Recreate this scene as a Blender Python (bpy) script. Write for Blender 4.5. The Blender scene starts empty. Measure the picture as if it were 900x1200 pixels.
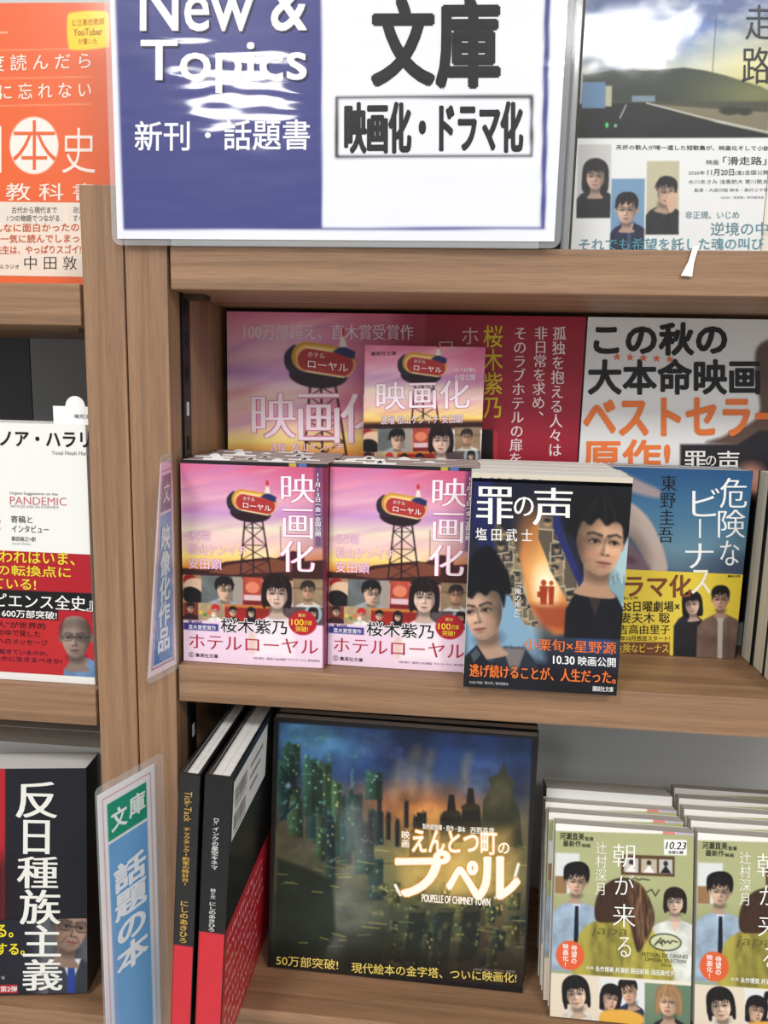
import bpy, math, random
import numpy as np
random.seed(7)
S = bpy.context.scene
COL = S.collection
# ---------------------------------------------------------------- camera
EYE = (0.0, -0.52, 1.45)            # eye of the photographer; front edge of the shelves is the plane y = 0
VX = np.array([9756, 382, -900.]); VX /= np.linalg.norm(VX)
VD = np.array([-132, 5480, 900.]); VD -= VD.dot(VX)*VX; VD /= np.linalg.norm(VD)
VF = np.cross(VX, VD)
cd = bpy.data.cameras.new('camera'); cam = bpy.data.objects.new('camera', cd); COL.objects.link(cam)
from mathutils import Matrix, Vector
rt = (VX[0], VF[0], -VD[0]); dn = (VX[1], VF[1], -VD[1]); fw = (VX[2], VF[2], -VD[2])
cam.matrix_world = Matrix(((rt[0], -dn[0], -fw[0], EYE[0]), (rt[1], -dn[1], -fw[1], EYE[1]), (rt[2], -dn[2], -fw[2], EYE[2]), (0, 0, 0, 1)))
cd.sensor_fit = 'VERTICAL'; cd.sensor_height = 36; cd.lens = 27; cd.clip_start = .02
S.camera = cam
# ---------------------------------------------------------------- light
S.view_settings.view_transform = 'Standard'; S.view_settings.look = 'None'
S.view_settings.gamma = 1; S.view_settings.use_curve_mapping = False
S.view_settings.exposure = -0.52
W = bpy.data.worlds.new('world'); S.world = W; W.use_nodes = True
W.node_tree.nodes['Background'].inputs[0].default_value = (.95, .97, 1, 1)
W.node_tree.nodes['Background'].inputs[1].default_value = .85

# ---------------------------------------------------------------- helpers
def srgb(c):
    a = np.asarray(c, float)/255.
    return np.where(a <= .04045, a/12.92, ((a+.055)/1.055)**2.4)
def lin(c): return tuple(float(v) for v in srgb(c))+(1.0,)
def P(x, y, z): return (x/1000., y/1000.-.52, z/1000.+1.45)      # millimetres from the eye -> scene metres

MATS = {}
def mat(name, col, rough=.5, metal=0, spec=.5, coat=0, emit=0, bump=0, bscale=200, alpha=1, trans=0):
    if name in MATS: return MATS[name]
    m = bpy.data.materials.new(name); m.use_nodes = True; n = m.node_tree; b = n.nodes['Principled BSDF']
    b.inputs['Base Color'].default_value = lin(col); b.inputs['Roughness'].default_value = rough
    b.inputs['Metallic'].default_value = metal; b.inputs['Specular IOR Level'].default_value = spec
    b.inputs['Coat Weight'].default_value = coat; b.inputs['Coat Roughness'].default_value = .08
    b.inputs['Transmission Weight'].default_value = trans; b.inputs['Alpha'].default_value = alpha
    if emit:
        b.inputs['Emission Color'].default_value = lin(col); b.inputs['Emission Strength'].default_value = emit
    tc = n.nodes.new('ShaderNodeTexCoord'); no = n.nodes.new('ShaderNodeTexNoise'); no.inputs['Scale'].default_value = bscale
    n.links.new(tc.outputs['Object'], no.inputs['Vector'])
    mr = n.nodes.new('ShaderNodeMapRange'); mr.inputs[3].default_value = max(0, rough-.05); mr.inputs[4].default_value = min(1, rough+.05)
    n.links.new(no.outputs['Fac'], mr.inputs[0]); n.links.new(mr.outputs[0], b.inputs['Roughness'])
    if bump:
        bp = n.nodes.new('ShaderNodeBump'); bp.inputs['Strength'].default_value = bump; bp.inputs['Distance'].default_value = .001
        n.links.new(no.outputs['Fac'], bp.inputs['Height']); n.links.new(bp.outputs[0], b.inputs['Normal'])
    MATS[name] = m; return m
def wood(name, vertical):
    m = bpy.data.materials.new(name); m.use_nodes = True; n = m.node_tree; L = n.links; b = n.nodes['Principled BSDF']
    tc = n.nodes.new('ShaderNodeTexCoord'); mp = n.nodes.new('ShaderNodeMapping')
    mp.inputs['Scale'].default_value = (130, 130, 3.5) if vertical else (3.5, 90, 130)
    L.new(tc.outputs['Object'], mp.inputs[0])
    a = n.nodes.new('ShaderNodeTexNoise'); a.inputs['Scale'].default_value = 1.0; a.inputs['Detail'].default_value = 5; a.inputs['Distortion'].default_value = .6
    L.new(mp.outputs[0], a.inputs['Vector'])
    mp2 = n.nodes.new('ShaderNodeMapping'); mp2.inputs['Scale'].default_value = (1400, 1400, 45) if vertical else (45, 1400, 1400)
    L.new(tc.outputs['Object'], mp2.inputs[0])
    f = n.nodes.new('ShaderNodeTexNoise'); f.inputs['Scale'].default_value = 1.0; f.inputs['Detail'].default_value = 2; L.new(mp2.outputs[0], f.inputs['Vector'])
    r = n.nodes.new('ShaderNodeValToRGB'); e = r.color_ramp.elements
    e[0].position = .28; e[0].color = lin((126, 95, 70)); e[1].position = .72; e[1].color = lin((167, 130, 99))
    k = e.new(.5); k.color = lin((149, 115, 87))
    L.new(a.outputs['Fac'], r.inputs[0])
    mx = n.nodes.new('ShaderNodeMix'); mx.data_type = 'RGBA'; mx.blend_type = 'MULTIPLY'; mx.inputs[0].default_value = .5
    r2 = n.nodes.new('ShaderNodeValToRGB'); r2.color_ramp.elements[0].position = .3; r2.color_ramp.elements[0].color = (.62, .6, .58, 1); r2.color_ramp.elements[1].position = .55; r2.color_ramp.elements[1].color = (1, 1, 1, 1)
    L.new(f.outputs['Fac'], r2.inputs[0]); L.new(r.outputs[0], mx.inputs[6]); L.new(r2.outputs[0], mx.inputs[7])
    L.new(mx.outputs[2], b.inputs['Base Color']); b.inputs['Roughness'].default_value = .48
    bp = n.nodes.new('ShaderNodeBump'); bp.inputs['Strength'].default_value = .15; bp.inputs['Distance'].default_value = .0006
    L.new(f.outputs['Fac'], bp.inputs['Height']); L.new(bp.outputs[0], b.inputs['Normal'])
    return m
WV = wood('wood_vertical', True); WH = wood('wood_horizontal', False)
def printmat(name, rough, coat=0, bump=.0, bscale=30, cr=.1):
    m = bpy.data.materials.new(name); m.use_nodes = True; n = m.node_tree; L = n.links; b = n.nodes['Principled BSDF']
    at = n.nodes.new('ShaderNodeVertexColor'); at.layer_name = 'ink'
    tc = n.nodes.new('ShaderNodeTexCoord'); no = n.nodes.new('ShaderNodeTexNoise'); no.inputs['Scale'].default_value = bscale; no.inputs['Detail'].default_value = 2
    L.new(tc.outputs['Object'], no.inputs['Vector']); L.new(at.outputs[0], b.inputs['Base Color'])
    b.inputs['Roughness'].default_value = rough; b.inputs['Coat Weight'].default_value = coat; b.inputs['Coat Roughness'].default_value = cr
    b.inputs['Specular IOR Level'].default_value = .3
    if 'laminated' in name:
        mp = n.nodes.new('ShaderNodeMapping'); mp.inputs['Scale'].default_value = (.6, 1, 1.9); L.new(tc.outputs['Object'], mp.inputs[0]); L.new(mp.outputs[0], no.inputs['Vector']); no.inputs['Detail'].default_value = 1
    if bump:
        bp = n.nodes.new('ShaderNodeBump'); bp.inputs['Strength'].default_value = bump; bp.inputs['Distance'].default_value = .003
        L.new(no.outputs['Fac'], bp.inputs['Height']); L.new(bp.outputs[0], b.inputs['Normal']); L.new(bp.outputs[0], b.inputs['Coat Normal'])
    return m
PR_GLOSS = printmat('print_gloss', .34, .15, .06, 25, .12)
PR_MATT = printmat('print_matt', .5)
PR_LAM = printmat('print_laminated', .35, 1.0, .18, 34, .05)
PR_SHINY = printmat('print_shiny', .35, .9, .09, 26, .06)
PR_BOARD = printmat('print_board', .4, .15, .05, 20, .2)
def pages_mat(name, ca, cb):
    m = bpy.data.materials.new(name); m.use_nodes = True; n = m.node_tree; L = n.links; b = n.nodes['Principled BSDF']
    tc = n.nodes.new('ShaderNodeTexCoord'); mp = n.nodes.new('ShaderNodeMapping'); mp.inputs['Scale'].default_value = (6, 2600, 6)
    no = n.nodes.new('ShaderNodeTexNoise'); no.inputs['Scale'].default_value = 1; no.inputs['Detail'].default_value = 3
    r = n.nodes.new('ShaderNodeValToRGB'); r.color_ramp.elements[0].position = .35; r.color_ramp.elements[0].color = lin(cb); r.color_ramp.elements[1].position = .6; r.color_ramp.elements[1].color = lin(ca)
    L.new(tc.outputs['Object'], mp.inputs[0]); L.new(mp.outputs[0], no.inputs['Vector']); L.new(no.outputs['Fac'], r.inputs[0]); L.new(r.outputs[0], b.inputs['Base Color'])
    b.inputs['Roughness'].default_value = .8
    return m
PG_CREAM = pages_mat('pages_cream', (232, 226, 210), (196, 188, 170))
PG_GREY = pages_mat('pages_grey_shaded', (214, 210, 202), (176, 172, 165))  # greyer paper: shade on the page tops under the shelves put into the colour
PG_WHITE = pages_mat('pages_white', (244, 244, 240), (214, 214, 210))

def tag(o, label=None, cat=None, group=None, kind=None):
    if label: o['label'] = label
    if cat: o['category'] = cat
    if group: o['group'] = group
    if kind: o['kind'] = kind
    return o
def empty(name, loc, rot=(0, 0, 0)):
    o = bpy.data.objects.new(name, None); o.empty_display_size = .02; COL.objects.link(o)
    o.location = loc; o.rotation_euler = rot; return o
class MB:
    def __init__(s): s.v = []; s.f = []
    def box(s, x0, x1, y0, y1, z0, z1):
        k = len(s.v); s.v += [(x, y, z) for z in (z0, z1) for y in (y0, y1) for x in (x0, x1)]
        s.f += [tuple(k+i for i in q) for q in ((0, 2, 3, 1), (4, 5, 7, 6), (0, 1, 5, 4), (2, 6, 7, 3), (0, 4, 6, 2), (1, 3, 7, 5))]; return s
    def prism(s, pts, h0, h1, ax='z'):
        k = len(s.v); n = len(pts)
        for h in (h0, h1):
            for a, b in pts: s.v.append({'z': (a, b, h), 'y': (a, h, b), 'x': (h, a, b)}[ax])
        s.f.append(tuple(k+i for i in range(n))[::-1]); s.f.append(tuple(k+n+i for i in range(n)))
        for i in range(n): j = (i+1) % n; s.f.append((k+i, k+j, k+n+j, k+n+i))
        return s
    def mesh(s, name, m, scale=.001, bevel=0):
        me = bpy.data.meshes.new(name); me.from_pydata([tuple(c*scale for c in v) for v in s.v], [], s.f)
        import bmesh
        bm = bmesh.new(); bm.from_mesh(me); bmesh.ops.recalc_face_normals(bm, faces=bm.faces)
        if bevel: bmesh.ops.bevel(bm, geom=list(bm.edges), offset=bevel*scale, segments=2, affect='EDGES', profile=.6)
        bm.to_mesh(me); bm.free(); me.materials.append(m); return me
def link(name, me, parent=None, loc=None):
    o = bpy.data.objects.new(name, me); COL.objects.link(o)
    if parent: o.parent = parent
    if loc: o.location = loc
    return o
def copy_tree(root):
    r = root.copy(); COL.objects.link(r)
    for ch in list(root.children):
        c = ch.copy(); COL.objects.link(c); c.parent = r
        for g in list(ch.children):
            d = g.copy(); COL.objects.link(d); d.parent = c
    return r

# ---------------------------------------------------------------- lettering
tcv = bpy.data.curves.new('lettering', 'FONT'); tob = bpy.data.objects.new('lettering', tcv); COL.objects.link(tob)
GC = {}
def glyph(s, bold=0., res=3):
    k = (s, bold, res)
    if k in GC: return GC[k]
    tcv.body = s; tcv.offset = bold; tcv.resolution_u = res; tcv.size = 1
    dg = bpy.context.evaluated_depsgraph_get(); dg.update()
    ev = tob.evaluated_get(dg); me = ev.to_mesh()
    v = np.zeros(len(me.vertices)*3); me.vertices.foreach_get('co', v); v = v.reshape(-1, 3)[:, :2].copy()
    me.calc_loop_triangles(); t = np.zeros(len(me.loop_triangles)*3, int); me.loop_triangles.foreach_get('vertices', t)
    ev.to_mesh_clear(); t = t.reshape(-1, 3)
    # overlapping strokes must not be coplanar: every triangle gets its own, microscopically different level
    g = np.repeat((np.arange(len(t))*.618034) % 1, 3)
    GC[k] = (v[t.ravel()], np.arange(len(t)*3).reshape(-1, 3), g); return GC[k]
_v, _, _ = glyph('国'); EM_C = (_v.min(0)+_v.max(0))/2; EM = float((_v[:, 0].max()-_v[:, 0].min())/.84)

# ---------------------------------------------------------------- printed artwork as inked meshes
def ring(b, mi):
    if b <= 0: return [(0, 0)] if not mi else [(-mi, 0), (mi, 0), (0, 0)]
    n = 4 if b < .025 else 8; o = [(math.cos((i+.5)*math.tau/n), math.sin((i+.5)*math.tau/n)) for i in range(n)]
    return [(x*b+(mi if x > 0 else -mi), y*b) for x, y in o]+[(0, 0)]
def hom(src, dst):
    A = []; b = []
    for (x, y), (u, v) in zip(src, dst):
        A += [[x, y, 1, 0, 0, 0, -u*x, -u*y], [0, 0, 0, x, y, 1, -v*x, -v*y]]; b += [u, v]
    return np.append(np.linalg.solve(np.array(A, float), np.array(b, float)), 1).reshape(3, 3)
def ap(H, x, y):
    w = H[2, 0]*x+H[2, 1]*y+H[2, 2]; return (H[0, 0]*x+H[0, 1]*y+H[0, 2])/w, (H[1, 0]*x+H[1, 1]*y+H[1, 2])/w
def smooth(pts, n=6):
    p = np.array(pts, float); N = len(p); out = []
    for i in range(N):
        a, b, c, d = p[i-1], p[i], p[(i+1) % N], p[(i+2) % N]
        for t in np.arange(n)/n: out.append(.5*(2*b+(c-a)*t+(2*a-5*b+4*c-d)*t*t+(3*b-a-3*c+d)*t**3))
    return out
class Cv:
    """a printed sheet w x h mm. quad/crop give the drawing units used for its layout."""
    def __init__(s, w, h, quad=None, crop=(0, 0, 1), res=2., sub=None, bg=(255, 255, 255)):
        s.w, s.h = w, h; u0, v0, u1, v1 = sub or (0, 0, w, h); s.sub = (u0, v0, u1, v1)
        s.nx = int((u1-u0)*res)+2; s.ny = int((v1-v0)*res)+2
        s.U, s.V = np.meshgrid(np.linspace(u0, u1, s.nx), np.linspace(v0, v1, s.ny))
        mm = [(0, 0), (w, 0), (w, h), (0, h)]
        q = [((x-crop[0])*crop[2], (y-crop[1])*crop[2]) for x, y in quad] if quad else mm
        s.H = hom(mm, q); s.I = hom(q, mm); s.X, s.Y = ap(s.H, s.U, s.V)
        s.C = np.zeros((s.ny, s.nx, 3))+np.array(bg, float); s.k = (q[1][0]-q[0][0])/w   # drawing units per mm
        s.sf = .6*s.k; s.clip = None; s.T = []
    def put(s, a, col, op=1.):
        if s.clip is not None: a = a*s.clip
        a = (a*op)[..., None]; s.C = s.C*(1-a)+np.array(col, float)*a
    def mul(s, a, f):
        if s.clip is not None: a = a*s.clip
        s.C = s.C*(1-(a*(1-f))[..., None]) if np.isscalar(f) else s.C*(1-a[..., None]*(1-np.array(f)))
    def rect(s, x0, y0, x1, y1, soft=None):
        k = soft or s.sf; d = np.maximum(np.maximum(x0-s.X, s.X-x1), np.maximum(y0-s.Y, s.Y-y1)); return np.clip(.5-d/k, 0, 1)
    def ell(s, cx, cy, rx, ry, rot=0, soft=None):
        k = soft or s.sf; c, q = math.cos(math.radians(rot)), math.sin(math.radians(rot)); dx, dy = s.X-cx, s.Y-cy
        r = np.hypot((dx*c+dy*q)/rx, (-dx*q+dy*c)/ry); return np.clip(.5-(r-1)*min(rx, ry)/k, 0, 1)
    def poly(s, pts, soft=None, sm=False):
        k = soft or s.sf; p = np.array(smooth(pts) if sm else pts, float); out = np.zeros(s.X.shape)
        lo = p.min(0)-k; hi = p.max(0)+k; M = (s.X > lo[0]) & (s.X < hi[0]) & (s.Y > lo[1]) & (s.Y < hi[1])
        if not M.any(): return out
        x, y = s.X[M], s.Y[M]; ins = np.zeros(x.shape, bool); d2 = np.full(x.shape, 1e18)
        for i in range(len(p)):
            (ax, ay), (bx, by) = p[i-1], p[i]
            if ay != by: ins ^= ((ay > y) != (by > y)) & (x < (bx-ax)*(y-ay)/(by-ay)+ax)
            ex, ey = bx-ax, by-ay; L = ex*ex+ey*ey+1e-9; t = np.clip(((x-ax)*ex+(y-ay)*ey)/L, 0, 1)
            d2 = np.minimum(d2, (x-ax-t*ex)**2+(y-ay-t*ey)**2)
        d = np.sqrt(d2)*np.where(ins, -1, 1); out[M] = np.clip(.5-d/k, 0, 1); return out
    def line(s, pts, w, soft=None):
        k = soft or s.sf; d2 = np.full(s.X.shape, 1e18)
        for (ax, ay), (bx, by) in zip(pts[:-1], pts[1:]):
            ex, ey = bx-ax, by-ay; L = ex*ex+ey*ey+1e-9; t = np.clip(((s.X-ax)*ex+(s.Y-ay)*ey)/L, 0, 1)
            d2 = np.minimum(d2, (s.X-ax-t*ex)**2+(s.Y-ay-t*ey)**2)
        return np.clip(.5-(np.sqrt(d2)-w/2)/k, 0, 1)
    def grad(s, stops, m=None, axis='y', wob=0, seed=1, op=1):
        q = s.Y if axis == 'y' else s.X
        if wob: q = q+(s.noise(wob*2.5, seed, st=(3, 1))-.5)*wob
        ks = [a for a, _ in stops]; col = np.stack([np.interp(q, ks, [c[i] for _, c in stops]) for i in range(3)], -1)
        a = np.ones(s.X.shape) if m is None else m
        if s.clip is not None: a = a*s.clip
        a = (a*op)[..., None]; s.C = s.C*(1-a)+col*a
    def noise(s, sc, seed=1, octv=4, st=(1, 1)):
        out = np.zeros(s.X.shape); amp = .5; tot = 0
        for o in range(octv):
            x = s.X/(sc*st[0])*2**o+17.3*seed; y = s.Y/(sc*st[1])*2**o+9.1*seed; xi, yi = np.floor(x), np.floor(y); fx, fy = x-xi, y-yi
            fx = fx*fx*(3-2*fx); fy = fy*fy*(3-2*fy)
            h = lambda a, b: np.modf(np.abs(np.sin(a*127.1+b*311.7+seed*74.7)*43758.5453))[0]
            out += amp*((h(xi, yi)*(1-fx)+h(xi+1, yi)*fx)*(1-fy)+(h(xi, yi+1)*(1-fx)+h(xi+1, yi+1)*fx)*fy); tot += amp; amp *= .5
        return out/tot
    # ---- lettering
    def _add(s, x, y, t, col, lay, g):
        u, v = ap(s.I, x, y); s.T.append((u, v, t, np.array(col, float), lay+g*.08))
    def txt(s, st, x0, y0, x1, y1, col, b=0., mi=0., lay=1, sk=0., it=0., ol=None, olb=.03):
        if ol is not None: s.txt(st, x0, y0, x1, y1, ol, b+olb, mi, lay-1, sk, it)
        v, t, g = glyph(st, min(b, 0.), 2 if (y1-y0)/s.k < 4 else 3); lo, hi = v.min(0), v.max(0)
        n = (v-lo)/np.maximum(hi-lo, 1e-6); y = y1-n[:, 1]*(y1-y0)
        x = x0+n[:, 0]*(x1-x0)+it*(y1-y); y = y+sk*(x-x0)
        for i, (dx, dy) in enumerate(ring(max(b, 0)*.8, mi)): s._add(x+dx*(y1-y0), y+dy*(y1-y0), t, col, lay+i*.1, g)
    def ver(s, st, xc, y0, y1, col, w=None, b=0., mi=0., lay=1, ol=None, olb=.03, dx=0., rot=False):
        if ol is not None: s.ver(st, xc, y0, y1, ol, w, b+olb, mi, lay-1, None, 0, dx, rot)
        n = len(st); ch = (y1-y0)/n; w = w or ch
        for i, c in enumerate(st):
            if c == ' ': continue
            v, t, g = glyph(c, min(b, 0.), 2 if ch/s.k < 4 else 3)
            if ord(c) < 256: gv, _, _ = glyph(c, 0, 2); ctr = (gv.min(0)+gv.max(0))/2; q = (v-ctr)/EM
            else: q = (v-EM_C)/EM
            if c in 'ー〜~-()()「」' or rot: q = np.stack([q[:, 1], -q[:, 0]], 1)
            if c in '、。': q = q+np.array([.55, .5])
            yc = y0+(i+.5)*ch; x = xc+dx*(i+.5)+q[:, 0]*w; y = yc-q[:, 1]*ch
            for j, (d, e) in enumerate(ring(max(b, 0)*.8, mi)): s._add(x+d*w, y+e*ch, t, col, lay+j*.1, g)
    def spin(s, st, xc, y0, y1, col, w, b=0., lay=1):       # a line turned to read downwards
        v, t, g = glyph(st, 0, 2); lo, hi = v.min(0), v.max(0); n = (v-lo)/(hi-lo)
        s._add(xc-w/2+n[:, 1]*w, y0+n[:, 0]*(y1-y0), t, col, lay, g)
    # ---- to mesh. face towards -y, base centre at the origin
    def mesh(s, name, m, y=0., bow=None, base=None):
        w, h = s.w, s.h; nx, ny = s.nx, s.ny
        p = np.pad(s.C, ((1, 1), (1, 1), (0, 0)), 'edge'); s.C = (p[1:-1, 1:-1]*4+p[:-2, 1:-1]*2+p[2:, 1:-1]*2+p[1:-1, :-2]*2+p[1:-1, 2:]*2)/12
        U = [s.U.ravel()]; V = [s.V.ravel()]; O = [np.zeros(nx*ny)]; K = [s.C.reshape(-1, 3)]
        i = np.arange((ny-1)*(nx-1)); r, c = i//(nx-1), i % (nx-1); a = r*nx+c
        F4 = np.stack([a, a+nx, a+nx+1, a+1], 1); n = nx*ny; F3 = []
        for u, v, t, col, lay in s.T:
            U.append(u); V.append(v); O.append(np.full(len(u), .05+.2*lay)); K.append(np.tile(col, (len(u), 1))); F3.append(t+n); n += len(u)
        U, V, O = map(np.concatenate, (U, V, O)); K = np.clip(np.concatenate(K), 0, 255)
        yy = y-O
        if bow: yy = yy+bow(U/w, V/h)
        co = np.stack([U-w/2, yy, h-V], 1)/1000.
        F3 = np.concatenate(F3) if F3 else np.zeros((0, 3), int)
        me = bpy.data.meshes.new(name); me.vertices.add(n); me.vertices.foreach_set('co', co.ravel())
        lp = np.concatenate([F4.ravel(), F3.ravel()]); me.loops.add(len(lp)); me.loops.foreach_set('vertex_index', lp.astype(np.int32))
        st = np.concatenate([np.arange(len(F4))*4, len(F4)*4+np.arange(len(F3))*3]); me.polygons.add(len(st))
        me.polygons.foreach_set('loop_start', st.astype(np.int32)); me.update(calc_edges=True)
        ca = me.color_attributes.new('ink', 'FLOAT_COLOR', 'POINT'); ca.data.foreach_set('color', np.concatenate([srgb(K), np.ones((n, 1))], 1).ravel())
        me.materials.append(m); return me

def face(c, x, y, s, skin=(226, 186, 160), hair=(22, 18, 20), sex='m', turn=0., tilt=0, lx=1, shade=.72, glasses=False, neck=True, bald=False, lips=(176, 104, 96), longh=0., aged=False, bang=1.):
    co, si = math.cos(math.radians(tilt)), math.sin(math.radians(tilt))
    T = lambda pts: [(x+(u*co-v*si)*s, y+(u*si+v*co)*s) for u, v in pts]
    E = lambda u, v, ru, rv, so=None, r=0: c.ell(*T([(u, v)])[0], ru*s, rv*s, tilt+r, so or max(c.sf, .05*s))
    B = lambda p, so=None: c.poly(T(p), so or max(c.sf, .06*s), True)
    sk = np.array(skin, float)*.97; t = turn*.34; hr = np.array(hair, float); w = 1-.12*abs(turn)
    if sex == 'f':
        lw = 1.35+longh; c.put(B([(-1.1, -.9), (-.6, -1.42), (.1, -1.55), (.75, -1.3), (1.12, -.8), (1.22, 0), (1.16, lw), (.7, lw+.22), (-.65, lw+.15), (-1.2, lw), (-1.22, 0)]), hair)
    if neck:
        c.put(B([(-.46, .5), (.46, .5), (.46, 1.6), (.72, 2.1), (-.72, 2.1), (-.46, 1.6)]), sk*.84); c.mul(E(.05, 1.3, .6, .34, .3*s), .66)
    for d in (-1, 1):
        if sex == 'm' and d*turn > -.3: c.put(E(d*.95*w-t*.5, .12, .13, .27), sk*.82)
    fm = B([(-.84*w, -.6), (-.9*w, .0), (-.8*w+t*.1, .55), (-.52+t*.35, 1.05), (-.16+t*.6, 1.3), (.16+t*.6, 1.3), (.52+t*.35, 1.05), (.8*w+t*.1, .55), (.9*w, .0), (.84*w, -.6), (.45, -1.15), (-.45, -1.15)])
    c.put(fm, sk)
    old = c.clip; c.clip = fm if old is None else fm*old
    c.mul(E(lx*1.0, .35, .72, 1.5, .9*s), shade); c.mul(E(lx*1.0, .75, .4, .8, .5*s), .85); c.mul(E(t*.6, 1.42, .8, .3, .3*s), .8); c.mul(E(0, -.7, 1.1, .42, .35*s), .74); c.mul(E(-lx*1.0, .6, .2, .9, .3*s), .86)
    c.put(E(-lx*.4+t, .45, .26, .22, .4*s), np.minimum(sk*1.12, 255), .6); c.put(E(t*.9, -.38, .34, .16, .3*s), np.minimum(sk*1.1, 255), .5)
    c.put(E(-.42+t, .6, .2, .14, .3*s), sk*(.98, .84, .82), .45); c.put(E(.42+t, .6, .2, .14, .3*s), sk*(.98, .84, .82), .45)
    dk = hr*.7+18
    for d in (-1, 1):
        ex = d*.37*(1-.18*max(0, d*turn))+t; ew = .21*(1-.25*max(0, d*turn))
        c.mul(E(ex, .06, ew*1.5, .17, .22*s), .74); c.mul(E(ex-d*.2, -.02, .1, .14, .14*s), .8)
        c.put(c.line(T([(ex-d*ew*1.2, -.125), (ex+d*ew*.4, -.205), (ex+d*ew*1.25, -.14)]), (.085 if sex == 'm' else .055)*s, .07*s), dk, .8)
        c.put(E(ex, .1, ew*.85, .055, .05*s), sk*(.92, .95, 1.0), .8); c.put(E(ex+turn*.05, .095, .082, .072, .05*s), (34, 22, 20))
        c.put(c.line(T([(ex-ew, .115), (ex-ew*.4, .045), (ex+ew*.4, .045), (ex+ew, .115)]), .045*s, .05*s), dk*.6, .9)
        c.mul(c.line(T([(ex-ew*.8, .165), (ex+ew*.8, .165)]), .02*s, .06*s), .82)
        if aged: c.mul(E(ex, .3, .24, .05, .1*s), .68); c.mul(c.line(T([(d*.26+t, .6), (d*.46+t, .98)]), .05*s, .08*s), .66)
    n = t*1.35
    c.mul(B([(n+.03*lx, -.08), (n+.15*lx, .38), (n+.2*lx, .53), (n+.02*lx, .5), (n-.0*lx, .25)], .1*s), .7); c.mul(c.line(T([(n-.12*lx, -.1), (n-.07*lx, .1)]), .05*s, .12*s), .85)
    c.put(E(n-.03*lx, .3, .05, .2, .1*s), np.minimum(sk*1.12, 255), .6); c.mul(E(n-.09, .56, .06, .035, .05*s), .5); c.mul(E(n+.09, .56, .06, .035, .05*s), .5); c.mul(E(n, .6, .16, .03, .07*s), .7)
    m = t*1.15; c.put(E(m, .845, .24, .05, .06*s), np.array(lips)*.88, .8); c.put(E(m, .91, .2, .055, .07*s), lips, .8); c.mul(c.line(T([(m-.26, .865), (m, .875), (m+.26, .865)]), .03*s, .045*s), .4)
    c.mul(E(m, 1.01, .17, .04, .09*s), .74)
    if sex == 'm' and s/c.k > 12: c.mul(E(m, .95, .5, .36, .3*s), .93)
    c.clip = old
    if glasses:
        for d in (-1, 1):
            g = [(d*.42+t+.31*math.cos(a), .12+.19*math.sin(a)) for a in np.linspace(0, 6.3, 14)]; c.put(c.line(T(g), .035*s), (40, 38, 40), .85)
        c.put(c.line(T([(-.1+t, .07), (.1+t, .07)]), .045*s), (40, 38, 40)); c.put(c.line(T([(.72+t, .07), (.95, .02)]), .045*s), (40, 38, 40)); c.put(c.line(T([(-.72+t, .07), (-.95, .02)]), .045*s), (40, 38, 40))
    rr_ = random.Random(int(abs(x*7+y*3)))
    if bald:
        c.put(B([(-.92, .25), (-.98, -.5), (-.72, -.95), (-.76, -.4), (-.84, .15)], .2*s), hr, .65); c.put(B([(.92, .25), (.98, -.5), (.72, -.95), (.76, -.4), (.84, .15)], .2*s), hr, .65)
    elif sex == 'm':
        m = B([(-.9, .1), (-1.05, -.5), (-.95, -1.05), (-.55, -1.45), (.0, -1.56), (.6, -1.45), (.98, -1.0), (1.06, -.45), (.9, .1), (.84, -.2), (.76, -.55), (.5, -.68), (.2, -.5), (-.1, -.74), (-.38, -.46), (-.66, -.58), (-.8, -.25)], .1*s)
        c.put(m, hr)
        for i in range(9 if bang else 0):
            a = -1+i*.25+rr_.uniform(-.08, .08); c.put(c.line(T([(a*.8, -1.25), (a*.98+rr_.uniform(-.1, .1), -.62), (a*1.0+rr_.uniform(-.25, .1), -.34+.2*abs(a)+rr_.uniform(-.12, .05))]), .09*s, .09*s), hr*1.05)
        for i in range(7):
            a = rr_.uniform(-.8, .7); c.put(c.line(T([(a*.5, -1.45), (a, -.95), (a*1.15, -.6)]), .03*s, .08*s), np.minimum(hr*1.6+34, 255), .35)
    else:
        m = B([(-1.16, 1.15), (-1.2, -.2), (-.95, -1.05), (-.5, -1.42), (.1, -1.52), (.7, -1.3), (1.08, -.8), (1.22, -.1), (1.14, 1.15), (.9, 1.2), (.82, .4), (.78, -.2), (.5, -.42), (.1, -.32), (-.35, -.42), (-.74, -.2), (-.84, .4), (-.9, 1.2)], .08*s)
        c.put(m, hr)
        for i in range(8):
            a = -.8+i*.23; c.put(c.line(T([(a*.5, -1.2), (a*.95, -.6), (a+rr_.uniform(-.06, .06), -.2+.12*abs(a)+rr_.uniform(-.1, .03))]), .1*s, .09*s), hr*1.05)
        for i in range(8):
            a = rr_.choice([-1, 1])*rr_.uniform(.2, 1.0); c.put(c.line(T([(a*.35, -1.4), (a*.9, -.7), (a*1.08, .1), (a*1.06, .9)]), .03*s, .09*s), np.minimum(hr*1.5+34, 255), .35)
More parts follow.
